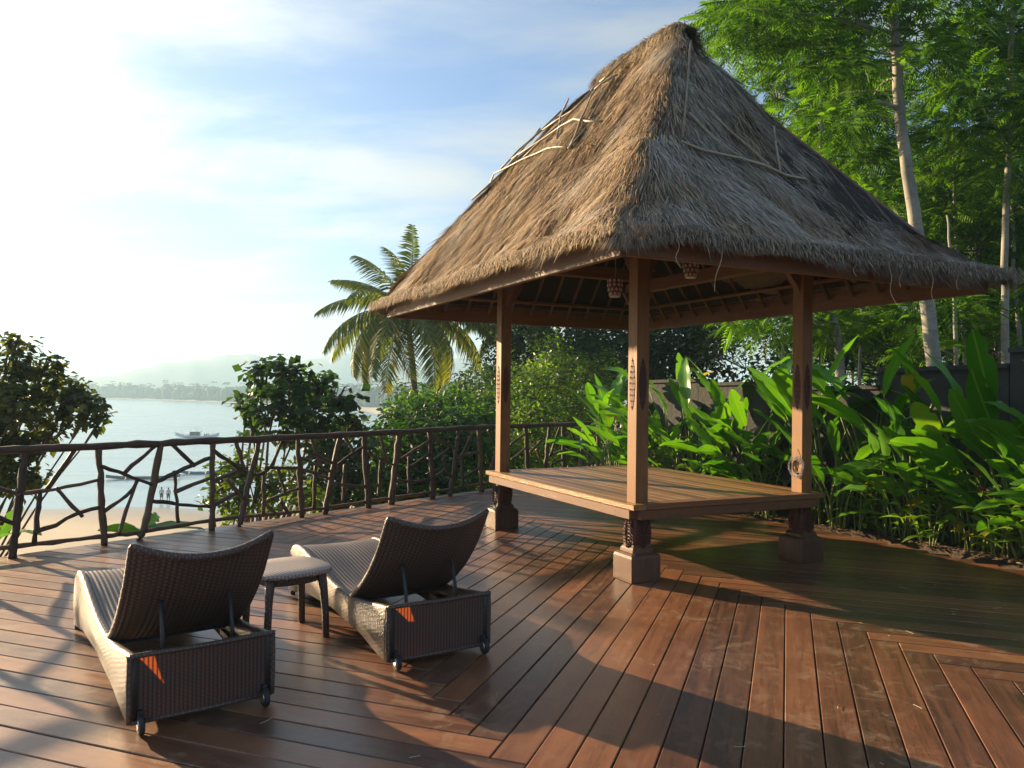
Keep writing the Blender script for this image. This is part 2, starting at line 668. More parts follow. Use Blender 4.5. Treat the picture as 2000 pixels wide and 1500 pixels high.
def build_ground():
    nr, na = 170, 260
    rr = np.concatenate([[0.0], np.geomspace(.8, 4200, nr)])
    th = np.linspace(-math.pi, math.pi, na, endpoint=False)
    Rr, Th = np.meshgrid(rr[1:], th, indexing='ij')
    X = Rr * np.sin(Th); Y = Rr * np.cos(Th)
    Z = ground_z(X, Y)
    Z = Z + np.where((Rr > 14) & (Z > -9.5), .15 * np.sin(X * .9) * np.cos(Y * .7), 0)
    V = np.stack([X, Y, Z], -1).reshape(-1, 3)
    V = np.concatenate([V, [[0, 0, -.4]]])
    i = np.arange(nr - 1)[:, None] * na; j = np.arange(na)[None, :]
    a = i + j; b = i + (j + 1) % na
    quads = np.stack([a, a + na, b + na, b], -1).reshape(-1, 4)
    c = len(V) - 1
    tris = np.stack([np.full(na, c), np.arange(na), (np.arange(na) + 1) % na], -1)
    M = Mat('ground')
    pos = M.n('ShaderNodeNewGeometry').outputs['Position']
    s = M.n('ShaderNodeSeparateXYZ'); M.l(pos, s.inputs[0])
    n1 = M.noise(pos, .6, 6, .6)
    sandf = M.rng(M.math('ADD', s.outputs[2], M.math('MULTIPLY', n1, .6)), -9.9, -10.4, 0, 1)
    wet = M.rng(s.outputs[2], -11.4, -12.0, 0, 1, True)
    n2 = M.noise(pos, .12, 5, .6)
    sand = M.mix(M.rng(n2, .3, .7), (.36, .29, .19), (.46, .38, .26))
    sand = M.mix(M.math('MULTIPLY', wet, .6), sand, (.20, .155, .10))
    soil = M.mix(M.rng(n1, .35, .65), (.05, .038, .022), (.045, .065, .02))
    M.color(M.mix(sandf, soil, sand))
    M.rough(M.rng(wet, 0, 1, .9, .35))
    M.bump(M.noise(pos, 6, 6), .3, .05)
    o = link('ground', np_mesh('ground', V, [quads, tris], M.m, True))
    structure(o)


build_ground()


def build_sea():
    n, na = 60, 96
    rr = np.geomspace(40, 4200, n)
    th = np.linspace(-math.pi, math.pi, na, endpoint=False)
    Rr, Th = np.meshgrid(rr, th, indexing='ij')
    V = np.stack([Rr * np.sin(Th), Rr * np.cos(Th), np.full_like(Rr, -12.0)], -1).reshape(-1, 3)
    i = np.arange(n - 1)[:, None] * na; j = np.arange(na)[None, :]
    a = i + j; b = i + (j + 1) % na
    M = Mat('sea_water')
    pos = M.n('ShaderNodeNewGeometry').outputs['Position']
    n1 = M.noise(M.mapping(pos, (.05, .12, 1)), 1.0, 6, .6, .5)
    wv = M.n('ShaderNodeTexWave', wave_type='BANDS', bands_direction='Y', wave_profile='SIN')
    wv.inputs['Scale'].default_value = .0075
    wv.inputs['Distortion'].default_value = 5
    wv.inputs['Detail'].default_value = 3
    wv.inputs['Detail Scale'].default_value = .6
    M.l(M.mapping(pos, (.45, 1, 1)), wv.inputs[0])
    swell = M.rng(wv.outputs['Fac'], .72, 1, 0, 1, True)
    ripple = M.noise(M.mapping(pos, (.5, 1.3, 1)), .8, 4, .6)
    h = M.math('ADD', M.math('ADD', M.math('MULTIPLY', swell, 1.2), M.math('MULTIPLY', n1, .5)), M.math('MULTIPLY', ripple, .10))
    M.color(M.mix(M.rng(n1, .3, .7), (.18, .28, .30), (.27, .38, .39)))
    M.set(Roughness=.22)
    M.bump(h, .2, 1.0)
    o = link('sea', np_mesh('sea', V, [np.stack([a, a + na, b + na, b], -1).reshape(-1, 4)], M.m, True))
    structure(o)


build_sea()


def build_hills():
    sil = [(-500, 735), (-250, 715), (0, 722), (120, 742), (200, 735), (270, 722), (340, 710), (400, 699), (450, 692), (500, 697), (560, 704),
           (620, 699), (680, 692), (740, 703), (820, 716), (900, 700), (1000, 690), (1150, 700), (1300, 720)]
    px = np.linspace(-500, 1300, 200)
    py = np.interp(px, [a for a, _ in sil], [b for _, b in sil]) + 3.0 * np.sin(px * .035) + 1.6 * np.sin(px * .11 + 1)
    rows = [(1450, 0.0), (1520, .35), (1620, .75), (1700, 1.0), (1900, .8), (2200, .0)]
    V = []
    for Y, k in rows:
        for i, x in enumerate(px):
            p = at(x, py[i], 1700.0)
            zt = p.z
            wig = 1 + .18 * math.sin(i * .5 + Y * .01) * (1 - k)
            V.append((p.x * Y / 1700.0, Y, -11.5 + (zt + 11.5) * k * wig))
    n = len(px)
    f = [(r * n + i, r * n + i + 1, (r + 1) * n + i + 1, (r + 1) * n + i) for r in range(len(rows) - 1) for i in range(n - 1)]
    M = Mat('hill_forest')
    pos = coords(M)
    M.color(M.mix(M.noise(pos, .02, 6), (.03, .055, .03), (.06, .09, .045)))
    M.set(Roughness=.95)
    structure(link('hills', np_mesh('hills', V, [np.array(f)], M.m, True)))


build_hills()

# ------------------------------------------------------------------ deck
W = 0.178
EA = Vector((math.cos(R(-19.5)), math.sin(R(-19.5))))      # one plank direction
EB = Vector((math.cos(R(70.5)), math.sin(R(70.5))))        # the other
DK0 = Vector((-0.19, 3.74))                                # a corner on the chevron seam
DECK = [(6.4, .35), (6.2, 3.0), (5.62, 5.5), (4.91, 7.45), (4.59, 8.18), (4.13, 8.94), (3.75, 9.50), (3.26, 10.28)]
_f0 = Vector((-4.75, 7.43)) + Vector(FN) * .14
_fd = Vector((.63, .777))
_e = Vector((3.26, 10.28)); _ed = Vector((-.87, 1.34))
_k = (Vector(FN).dot(_f0) - Vector(FN).dot(_e)) / Vector(FN).dot(_ed)
_c1 = _e + _ed * _k
_c2 = _f0 - _fd * 6.0
DECK = DECK + [tuple(_c1), tuple(_c2), (-7.6, .35)]


def clip(poly, conv):
    out = poly
    for i in range(len(conv)):
        a = conv[i]; b = conv[(i + 1) % len(conv)]
        ex, ey = b[0] - a[0], b[1] - a[1]
        inp, out = out, []
        if not inp:
            return []
        for k in range(len(inp)):
            p, q = inp[k], inp[(k + 1) % len(inp)]
            dp = ex * (p[1] - a[1]) - ey * (p[0] - a[0])
            dq = ex * (q[1] - a[1]) - ey * (q[0] - a[0])
            if dp >= 0:
                out.append(p)
            if dp * dq < 0:
                t = dp / (dp - dq)
                out.append((p[0] + t * (q[0] - p[0]), p[1] + t * (q[1] - p[1])))
    return out


def poly_area(p):
    return .5 * abs(sum(p[i][0] * p[(i + 1) % len(p)][1] - p[(i + 1) % len(p)][0] * p[i][1] for i in range(len(p))))


deck_shade_sheet = MB()  # near-black sheet stands in for the shade below the plank gaps
deck_shade_sheet._add([(x, y, -.045) for x, y in DECK] + [(x, y, -.16) for x, y in DECK],
               [tuple(range(len(DECK)))] + [(i, (i + 1) % len(DECK), len(DECK) + (i + 1) % len(DECK), len(DECK) + i) for i in range(len(DECK))])
deck = deck_shade_sheet.build('deck', MAT['under'])  # only the shade sheet below the planks
structure(deck)


def plank(p0, p1, q0, q1, along):
    """plank in the seam's own (p, q) frame, clipped by the deck outline"""
    g = .0035
    rect = [(p0 + g, q0 + g), (p1 - g, q0 + g), (p1 - g, q1 - g), (p0 + g, q1 - g)]
    w = [DK0 + EA * a + EB * b for a, b in rect]
    poly = clip([(v.x, v.y) for v in w], DECK)
    if len(poly) < 3 or poly_area(poly) < .004:
        return
    ang = R(-19.5) if along == 'A' else R(70.5)
    c = Vector((sum(p[0] for p in poly) / len(poly), sum(p[1] for p in poly) / len(poly)))
    cr, sr = math.cos(-ang), math.sin(-ang)
    loc = [((p[0] - c.x) * cr - (p[1] - c.y) * sr, (p[0] - c.x) * sr + (p[1] - c.y) * cr) for p in poly]
    n = len(loc)
    dz = random.uniform(-.0016, .0016)

    def inset(k):
        out = []
        for x, y in loc:
            L = math.hypot(x, y)
            out.append((x - math.copysign(min(k, abs(x) * .5), x), y - math.copysign(min(k, abs(y) * .5), y)))
        return out
    top = [(x, y, 0 + dz) for x, y in inset(.004)]
    mid = [(x, y, -.004 + dz) for x, y in loc]
    bot = [(x, y, -.032) for x, y in loc]
    m = MB()
    fs = [tuple(range(n))]
    for a, b in ((0, n), (n, 2 * n)):
        for i in range(n):
            j = (i + 1) % n
            fs.append((a + i, b + i, b + j, a + j))
    m._add(top + mid + bot, fs)
    m.build('plank', MAT['deck'], deck, False, (c.x, c.y, 0), (0, 0, ang))


SD = 17 * W * 1.4                                         # depth of one chevron band along a plank
K = 24 * W
for k in range(-45, 95):
    # A planks left of the first seam, B planks between the seams, A planks right of the second
    plank(-k * W - K, -k * W, k * W, (k + 1) * W, 'A')
    plank(-(k + 1) * W, -k * W, (k + 1) * W, K + (k + 1) * W, 'B')
    plank(-k * W, -k * W + K, K + k * W, K + (k + 1) * W, 'A')
    plank(-k * W + K, -k * W + K + W, K + k * W + W, 2 * K + k * W + W, 'B')
    plank(-(k + 1) * W - K, -k * W - K, k * W - K, k * W, 'B')

# ------------------------------------------------------------------ pavilion
PC = Vector((1.393, 8.564, 0)); PA = R(26.07)
HU, HV = 1.136, 1.548               # platform half sizes
PU, PV = .986, 1.39                 # post centres
EU, EV = 2.15, 2.79                 # eave half sizes
RV = .68                            # half the ridge
ZE, ZR = 2.74, 5.43
pav = thing('thatched_pavilion', 'open timber pavilion with steep shaggy thatched roof and raised plank platform on the deck', 'pavilion', PC, PA)
U3 = Vector((math.cos(PA), math.sin(PA), 0)); V3 = Vector((-math.sin(PA), math.cos(PA), 0))


def pw(u, v, z):
    return PC + U3 * u + V3 * v + Vector((0, 0, z))


# platform: frame, planks along the long side
plat = MB()
for sgn in (-1, 1):
    plat.box((sgn * (HU - .045), 0, .585), (.07, 2 * HV - .16, .085), 0, 1, .006)
    plat.box((0, sgn * (HV - .045), .585), (2 * HU - .16, .07, .085), 0, 1, .006)
for t in (-.5, 0, .5):
    plat.box((0, t * HV * 1.2, .575), (2 * HU - .2, .06, .08))
platform = plat.build('platform', MAT['teak_ydark'], pav)
for sgn in (-1, 1):
    m = MB().box((0, 0, 0), (.13, 2 * HV, .052), 0, 1, .008)
    m.build('border_board', MAT['teak_y'], platform, False, (sgn * (HU - .065), 0, .654))
    m = MB().box((0, 0, 0), (2 * HU - .264, .13, .052), 0, 1, .008)
    m.build('border_board', MAT['teak'], platform, False, (0, sgn * (HV - .065), .654))
npl = 15
pwid = (2 * HU - .27) / npl
pm = MB().box((0, 0, 0), (pwid - .009, 2 * HV - .27, .03), 0, 1, .004).mesh('plank', MAT['teak_y'])
for i in range(npl):
    link('plank', pm, platform, (-HU + .135 + pwid * (i + .5), 0, .664))


def carving(h, w, depth, seed):
    """stacked leaves and scrolls carved proud of a face lying in x-z, facing -y"""
    r_ = random.Random(seed)
    m = MB()
    rows = 9
    for k in range(rows):
        t = (k + .5) / rows
        ww = w * math.sin(math.pi * min(max(t, .06), .94)) ** .7
        z = -h / 2 + h * t
        for sx in (-1, 1):
            cx_ = sx * ww * .26
            pts = []
            for q in range(6):
                a = q / 5 * math.pi * 1.3
                rr = ww * .24 * (1 - .12 * q)
                pts.append((cx_ + sx * rr * math.cos(a) * .8, -depth * .4, z + rr * math.sin(a) * .8 + r_.uniform(-.004, .004)))
            m.tube(pts, [max(.004, ww * .06)] * 5 + [ww * .03], 5, .15)
        m.loft([[(-ww * .12, 0, z - h / rows * .5), (0, -depth, z - h / rows * .3), (ww * .12, 0, z - h / rows * .5), (0, depth * .2, z - h / rows * .5)],
                [(-.003, 0, z + h / rows * .45), (0, -depth * .5, z + h / rows * .5), (.003, 0, z + h / rows * .45), (0, depth * .2, z + h / rows * .45)]])
    m.loft([[(-.002, 0, -h / 2), (.002, 0, -h / 2), (.002, .004, -h / 2), (-.002, .004, -h / 2)]] +
           [[(-w * .5 * math.sin(math.pi * t) ** .7 - .002, -.002, -h / 2 + h * t), (w * .5 * math.sin(math.pi * t) ** .7 + .002, -.002, -h / 2 + h * t),
             (w * .5 * math.sin(math.pi * t) ** .7 + .002, .004, -h / 2 + h * t), (-w * .5 * math.sin(math.pi * t) ** .7 - .002, .004, -h / 2 + h * t)]
            for t in (.1, .25, .5, .75, .9)] + [[(-.002, 0, h / 2), (.002, 0, h / 2), (.002, .004, h / 2), (-.002, .004, h / 2)]])
    return m


carve_me = carving(.46, .080, .004, 3).mesh('carving', MAT['carved'])
leg_carve_me = carving(.26, .13, .022, 5).mesh('carving', MAT['carved'])
PT = .13
post_me = MB().box((0, 0, 1.84), (PT, PT, 2.55), 0, 1, .012).mesh('post', MAT['teak_z'])
sq = lambda h, z, b=.012: [(-h + b, -h, z), (h - b, -h, z), (h, -h + b, z), (h, h - b, z), (h - b, h, z), (-h + b, h, z), (-h, h - b, z), (-h, -h + b, z)]
plinth_me = MB().loft([sq(.150, .004), sq(.153, .03), sq(.153, .21, .014), sq(.147, .232, .018), sq(.128, .246, .018), (sq(.112, .252, .018)),
                       sq(.110, .275, .016), sq(.098, .292, .016), sq(.090, .300, .016), sq(.090, .318, .016), sq(.075, .322, .014)]).mesh('plinth', MAT['plinth'])
leg_me = MB().loft([sq(.080, .31), sq(.094, .33, .02), sq(.098, .40, .02), sq(.092, .46, .02), sq(.074, .50, .014), sq(.068, .52), sq(.068, .575)]).mesh('carved_leg', MAT['carved'])
for su in (-1, 1):
    for sv in (-1, 1):
        p = link('post', post_me, pav, (su * PU, sv * PV, 0))
        link('plinth', plinth_me, p)
        link('carved_leg', leg_me, p)
        for face, rz in (((0, -1), 0), ((-1, 0), R(-90)), ((1, 0), R(90)), ((0, 1), R(180))):
            link('carving', carve_me, p, (face[0] * (PT / 2 + .001), face[1] * (PT / 2 + .001), 1.72), (0, 0, rz))
            link('leg_carving', leg_carve_me, p, (face[0] * .097, face[1] * .097, .415), (0, 0, rz))
        # winged brackets under the plate beams
        for dx, dy in ((-su, 0), (0, -sv)):
            m = MB()
            prof = [(.06, 2.56), (.07, 2.66), (.11, 2.73), (.18, 2.80), (.26, 2.94), (.06, 2.94)]
            ringa = [((d * dx if dx else -.024), (d * dy if dy else -.024), z) for d, z in prof]
            ringb = [((d * dx if dx else .024), (d * dy if dy else .024), z) for d, z in prof]
            m.loft([ringa, ringb])
            m.build('bracket', MAT['teak_ydark'], p)
        MB().box((0, 0, 3.52), (.09, .09, .85)).build('strut', MAT['teak_z'], p)
# plate beams on the posts
for sgn in (-1, 1):
    MB().box((0, 0, 0), (.12, 2 * PV + .5, .15), 0, 1, .008).build('plate_beam', MAT['teak_ydark'], pav, False, (sgn * PU, 0, 3.02))
    MB().box((0, 0, 0), (2 * PU + .5, .12, .15), 0, 1, .008).build('plate_beam', MAT['teak'], pav, False, (0, sgn * PV, 3.172))
# eave boards (fascia), mitred by butting
FU, FV = EU - .12, EV - .12
SQ0 = .925
for sgn in (-1, 1):
    MB().box((0, 0, 0), (.05, 2 * FV, .215), 0, 1, .006).build('eave_board', MAT['teak_ydark'], pav, False, (FU * SQ0 if sgn > 0 else -FU, 0, 2.68))
    MB().box((0, 0, 0), (FU * (1 + SQ0) - .052, .05, .21), 0, 1, .006).build('eave_board', MAT['teak'], pav, False, (-FU * (1 - SQ0) / 2, sgn * FV, 2.68))


def roof_z(u, v, e=0.0):
    a = ZE + (EU - abs(u)) * (ZR - ZE) / EU
    b = ZE + (EV - abs(v)) * (ZR - ZE) / (EV - RV)
    return min(a, b) + e


# rafters and purlins seen from below
TH = .26                                       # thatch thickness measured upright
raft = []
for i in range(-8, 9):
    v = i * .32
    for su in (-1, 1):
        # rafters on the long sides stop at the hip
        utop = 0.02 if abs(v) < RV else EU * (abs(v) - RV) / (EV - RV) + .02
        if EU - utop < .25:
            continue
        raft.append(((su * (EU - .17), v, roof_z(EU - .17, v, -TH)), (su * utop, v, roof_z(utop, v, -TH))))
for i in range(-6, 7):
    u = i * .32
    for sv in (-1, 1):
        vtop = RV + (EV - RV) * abs(u) / EU + .02
        if EV - vtop < .25:
            continue
        raft.append(((u, sv * (EV - .17), roof_z(u, EV - .17, -TH)), (u, sv * vtop, roof_z(u, vtop, -TH))))
lining = MB()


def hip_ring(t, dz, grow=0.0, n=None):
    eu = EU * (1 - t) + grow; ev = RV + (EV - RV) * (1 - t) + grow
    z = ZE + (ZR - ZE) * t + dz
    return [(-eu, -ev, z), (eu, -ev, z), (eu, ev, z), (-eu, ev, z)]


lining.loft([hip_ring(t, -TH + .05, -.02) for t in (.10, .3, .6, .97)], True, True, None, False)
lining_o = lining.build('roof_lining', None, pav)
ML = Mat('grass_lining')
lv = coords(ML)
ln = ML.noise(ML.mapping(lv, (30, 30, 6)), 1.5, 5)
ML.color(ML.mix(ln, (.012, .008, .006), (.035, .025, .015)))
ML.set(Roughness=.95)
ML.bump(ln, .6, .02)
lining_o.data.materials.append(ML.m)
for a, b in raft:
    a, b = Vector(a), Vector(b)
    MB().tube([a, a.lerp(b, .5), b], .024, 6).build('rafter', MAT['rafter'], pav, True)
for t, dz in ((.16, -.045), (.42, -.045), (.68, -.045)):
    rg = [Vector(p) for p in hip_ring(t, -TH + dz, -.03)]
    for i in range(4):
        MB().tube([rg[i], rg[(i + 1) % 4]], .028, 6).build('purlin', MAT['teak'], pav, True)
for su in (-1, 1):
    for sv in (-1, 1):
        MB().tube([(su * (EU - .2), sv * (EV - .2), ZE - TH + .22), (0, sv * RV, ZR - TH - .03)], .045, 6).build('hip_rafter', MAT['teak'], pav, True)


# the thatch: a thick uneven body and a coat of straw
def sag(u, v, t):
    # the sides dish in towards the near right, and belly out a little at the far left
    a, b = u / EU, v / EV
    g = (a - b) / (abs(a) + abs(b) + 1e-6)
    return (-.05 + .33 * (g + 1) / 2) * math.sin(math.pi * min(max(t, 0), 1) ** .85)


def thatch_bump(x, y, z):
    return noise.fractal(Vector((x * 1.1, y * 1.1, z * 1.1)), 1.0, 2.0, 4)


def thatch_body():
    NS = 56
    rings = []
    per = []
    for i in range(4):
        per += [(i, k / NS) for k in range(NS)]

    def ring(t, dz, grow):
        eu = max(EU * (1 - t), .05) + grow; ev = RV + (EV - RV) * (1 - t) + grow
        z = ZE + (ZR - ZE) * t + dz
        cs = [(-eu, -ev), (eu, -ev), (eu, ev), (-eu, ev)]
        out = []
        for i, f in per:
            a, b = cs[i], cs[(i + 1) % 4]
            x, y = a[0] + (b[0] - a[0]) * f, a[1] + (b[1] - a[1]) * f
            # round the hips a little
            e = min(f, 1 - f) * 2
            pull = .13 * max(0, 1 - e * 5) ** 2
            x *= (1 - pull / max(eu, .3) * .6); y *= (1 - pull / max(ev, .3) * .6)
            ku = thatch_bump(x, y, z)
            out.append((x * (1 + .012 * ku), y * (1 + .012 * ku), z + .09 * ku - sag(x, y, t) - pull * .4))
        return out
    rings.append(ring(.07, -.10, .0))
    rings.append(ring(.0, -.055, .02))
    rings.append(ring(.0, -.045, .075))
    rings.append(ring(.0, -.005, .095))
    rings.append(ring(.0, .04, .075))
    for t in np.linspace(.03, .95, 34):
        rings.append(ring(float(t), -.025 - .05 * min(1, float(t) * 6), 0))
    rings.append(ring(.985, -.02, -.0))
    rings.append(ring(1.0, -.01, -.03))
    m = MB().loft(rings, True, True, None, False)
    M = Mat('thatch_body')
    pv_ = coords(M)
    n1 = M.noise(M.mapping(pv_, (22, 22, 5)), 2.0, 6, .65)
    n2 = M.noise(pv_, 1.3, 4)
    c = M.mix(n1, (.06, .042, .027), (.30, .22, .14))
    M.color(M.mix(M.rng(n2, .35, .7, 0, .5), c, (.10, .085, .07)))
    M.set(Roughness=.95)
    M.bump(n1, .8, .03)
    return m.build('thatch', M.m, pav, True)


thatch = thatch_body()


def straw_coat():
    N = 120000
    # share of the four faces; the two faces towards the deck get most
    k1 = (ZR - ZE) / EU; k2 = (ZR - ZE) / (EV - RV)
    faces = []
    share = [.36, .30, .19, .15]                 # -u, -v, +v, +u
    for f, sh in enumerate(share):
        n = int(N * sh)
        got_u, got_v = [], []
        while sum(len(g) for g in got_u) < n:
            a = rng.uniform(-1, 1, n * 2); b = rng.uniform(0, 1.0, n * 2)
            if f in (0, 3):
                u = EU * b * (-1 if f == 0 else 1); v = a * EV
                ok = (EU - np.abs(u)) * k1 <= (EV - np.abs(v)) * k2 + .03
            else:
                v = (RV * .6 + (EV - RV * .6) * b) * (-1 if f == 1 else 1); u = a * EU
                ok = (EV - np.abs(v)) * k2 <= (EU - np.abs(u)) * k1 + .03
            got_u.append(u[ok]); got_v.append(v[ok])
        u = np.concatenate(got_u)[:n]; v = np.concatenate(got_v)[:n]
        faces.append((f, u, v))
    Vs, Fq, Ft, Cs = [], [], [], []
    base = 0
    for f, u, v in faces:
        n = len(u)
        z = np.minimum(ZE + (EU - np.abs(u)) * k1, ZE + (EV - np.abs(v)) * k2)
        t = (z - ZE) / (ZR - ZE)
        gap = np.abs((EU - np.abs(u)) * k1 - (EV - np.abs(v)) * k2)
        bmp = np.array([thatch_bump(float(a), float(b), float(c)) for a, b, c in zip(u, v, z)])
        sg_ = np.array([sag(float(a), float(b), float(c)) for a, b, c in zip(u, v, t)])
        z = z - sg_ + .008 + np.where(t < .05, .03, 0) + .085 * bmp - .07 * np.exp(-gap / .12)
        root = np.stack([u, v, z], -1)
        if f in (0, 3):
            s = -1 if f == 0 else 1
            d0 = np.array([s * 1.0, 0, -k1]); nr = np.array([s * k1, 0, 1.0])
            lat = np.array([0, 1.0, 0])
        else:
            s = -1 if f == 1 else 1
            d0 = np.array([0, s * 1.0, -k2]); nr = np.array([0, s * k2, 1.0])
            lat = np.array([1.0, 0, 0])
        d0 = d0 / np.linalg.norm(d0); nr = nr / np.linalg.norm(nr)
        # clumps comb together: lateral lean follows a slow noise
        cl_ = np.array([noise.noise(Vector((float(a) * 2.3, float(b) * 2.3, f * 7.1))) for a, b in zip(u[::1], v[::1])])
        c2 = np.array([noise.noise(Vector((float(a) * 8.5, float(b) * 8.5, f * 3.3 + 11))) for a, b in zip(u, v)])      # bundles
        lean = cl_ * .5 + c2 * .45 + rng.normal(0, .14, n)
        hipw = np.exp(-gap / .22) * .85
        other = np.stack([np.where(f in (1, 2), np.sign(u), 0), np.where(f in (0, 3), np.sign(v), 0), np.zeros(n)], -1)
        d = d0[None] + lat[None] * lean[:, None] + other * (hipw * .65)[:, None]
        d /= np.linalg.norm(d, axis=1)[:, None]
        L = rng.uniform(.16, .40, n) * np.where(t > .9, .6, 1)
        L = np.minimum(L, (t * (ZR - ZE)) * 1.27 + .11 + rng.uniform(0, .06, n))
        w = rng.uniform(.0022, .0054, n)
        nr2 = nr[None] + other * (hipw * .7)[:, None]
        side = np.cross(d, nr2)
        side /= np.linalg.norm(side, axis=1)[:, None]
        lift = rng.uniform(.003, .026, n) + np.where(rng.uniform(0, 1, n) > .93, rng.uniform(.0, .05, n), 0) + .035 * np.clip(c2, 0, 1)
        p1 = root + d * (L * .55)[:, None] + nr[None] * (lift * .8)[:, None]
        p2 = root + d * L[:, None] + nr[None] * (lift * rng.uniform(.2, 1.2, n))[:, None]
        p2[:, 2] -= np.where(t < .06, .03, 0) * rng.uniform(.2, 1, n)
        verts = np.stack([root - side * w[:, None], root + side * w[:, None], p1 - side * w[:, None] * .9, p1 + side * w[:, None] * .9, p2], 1)
        tone = np.clip(rng.normal(.52, .28, n) + cl_ * .3 + c2 * .35 + bmp * .15, .0, 1.3)
        ca = np.array([.070, .046, .028]); cb_ = np.array([.54, .37, .205])
        c = ca[None] + (cb_ - ca)[None] * tone[:, None]
        # weathered grey straw in patches, plus shade painted as grey into the -v face
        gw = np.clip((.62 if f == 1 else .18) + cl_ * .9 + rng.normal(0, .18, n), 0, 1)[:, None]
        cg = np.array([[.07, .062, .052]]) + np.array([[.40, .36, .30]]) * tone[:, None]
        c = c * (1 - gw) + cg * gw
        c *= (1 + rng.normal(0, .05, (n, 3)))
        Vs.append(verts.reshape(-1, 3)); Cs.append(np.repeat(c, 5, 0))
        i = base + np.arange(n) * 5
        Fq.append(np.stack([i, i + 1, i + 3, i + 2], -1)); Ft.append(np.stack([i + 2, i + 3, i + 4], -1))
        base += n * 5
    # ridge cap straws and the ragged fringe below the eaves
    fr = []
    for su, sv, n in ((-1, 0, 2600), (0, -1, 2400), (1, 0, 1600), (0, 1, 2000)):
        a = rng.uniform(-1, 1, n)
        if su:
            x = np.full(n, su * (EU + .075)); y = a * (EV + .07)
        else:
            x = a * (EU + .07); y = np.full(n, sv * (EV + .075))
        z = ZE + rng.uniform(-.04, .05, n)
        out = np.array([su, sv, 0.0])
        lat = np.array([-sv, su, 0.0])
        L = rng.uniform(.03, .085, n) + np.where(rng.uniform(0, 1, n) > .98, rng.uniform(.03, .12, n), 0)
        d = out[None] * rng.uniform(.25, .9, n)[:, None] + np.array([0, 0, -1.0])[None] + lat[None] * rng.normal(0, .3, n)[:, None]
        d /= np.linalg.norm(d, axis=1)[:, None]
        root = np.stack([x, y, z], -1)
        w = rng.uniform(.0025, .0055, n)
        side = np.repeat(lat[None], n, 0)
        p1 = root + d * (L * .5)[:, None] + out[None] * .01
        p2 = root + d * L[:, None]; p2[:, 2] -= .01
        verts = np.stack([root - side * w[:, None], root + side * w[:, None], p1 - side * w[:, None] * .9, p1 + side * w[:, None] * .9, p2], 1)
        tone = np.clip(rng.normal(.48, .25, n), .05, 1.2)
        ca = np.array([.070, .050, .032]); cb_ = np.array([.52, .365, .205])
        c = ca[None] + (cb_ - ca)[None] * tone[:, None]
        gw = np.clip((.62 if sv == -1 else .18) + rng.normal(0, .22, n), 0, 1)[:, None]  # fringe on the -v side carries the same painted shade
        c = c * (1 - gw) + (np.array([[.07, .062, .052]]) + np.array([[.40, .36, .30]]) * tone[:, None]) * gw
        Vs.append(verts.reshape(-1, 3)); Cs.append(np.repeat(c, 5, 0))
        i = base + np.arange(n) * 5
        Fq.append(np.stack([i, i + 1, i + 3, i + 2], -1)); Ft.append(np.stack([i + 2, i + 3, i + 4], -1))
        base += n * 5
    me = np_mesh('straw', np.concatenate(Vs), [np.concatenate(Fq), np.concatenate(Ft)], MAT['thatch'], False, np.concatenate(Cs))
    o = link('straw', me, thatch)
    o['kind'] = 'stuff'
    # a rounded roll of straw over the ridge
    n = 7500
    vv = rng.uniform(-RV - .10, RV + .08, n); th = rng.uniform(-1.7, 1.7, n)
    rr = .15 + rng.normal(0, .014, n)
    over = np.clip(np.abs(vv) - RV + .08, 0, .2)
    rootp = np.stack([rr * np.sin(th) * .8, vv + np.sign(vv) * 0, ZR - .135 + rr * np.cos(th) - over * .45], -1)
    d = np.stack([np.cos(th) * np.sign(th + 1e-6) * .9, np.sign(vv) * over * 6 + rng.normal(0, .25, n), -np.abs(np.sin(th)) - .15], -1)
    d /= np.linalg.norm(d, axis=1)[:, None]
    nrm = np.stack([np.sin(th), np.sign(vv) * over * 4, np.cos(th)], -1); nrm /= np.linalg.norm(nrm, axis=1)[:, None]
    sd_ = np.cross(d, nrm); sd_ /= np.linalg.norm(sd_, axis=1)[:, None] + 1e-9
    Ls = rng.uniform(.08, .24, n); ws = rng.uniform(.0025, .0055, n)
    q1 = rootp + d * (Ls * .5)[:, None] + nrm * .012; q2 = rootp + d * Ls[:, None] + np.array([[0, 0, -.03]])
    verts = np.stack([rootp - sd_ * ws[:, None], rootp + sd_ * ws[:, None], q1 - sd_ * ws[:, None], q1 + sd_ * ws[:, None], q2], 1).reshape(-1, 3)
    tn = np.clip(rng.normal(.6, .28, n), 0, 1.2)[:, None]
    cc_ = np.array([[.09, .065, .04]]) * (1 - tn) + np.array([[.56, .44, .28]]) * tn
    i = np.arange(n) * 5
    rg = link('ridge_roll', np_mesh('ridge_roll', verts, [np.stack([i, i + 1, i + 3, i + 2], -1), np.stack([i + 2, i + 3, i + 4], -1)], MAT['thatch'], False, np.repeat(cc_, 5, 0)), thatch)
    rg['kind'] = 'stuff'
    # long single straws hanging below the eaves
    for (u, v, dx, L) in ((-1.75, -EV, .05, .22), (-1.35, -EV, -.06, .36), (-.05, -EV, .03, .15), (.35, -EV, .12, .34), (.52, -EV, .0, .2), (.9, -EV, .08, .33),
                          (1.25, -EV, .05, .18), (-EU, .9, .04, .2), (-EU, 1.9, -.03, .16), (-1.0, EV, .02, .45)):
        a = Vector((u, v * 1.03, ZE - .03))
        pts = [a, a + Vector((dx * .3 + .02, 0, -L * .35)), a + Vector((dx * .5 - .02, 0, -L * .7)), a + Vector((dx, 0, -L))]
        MB().tube(subdiv_path(pts, 3), .0026, 4).build('loose_straw', MAT['straw'], thatch)


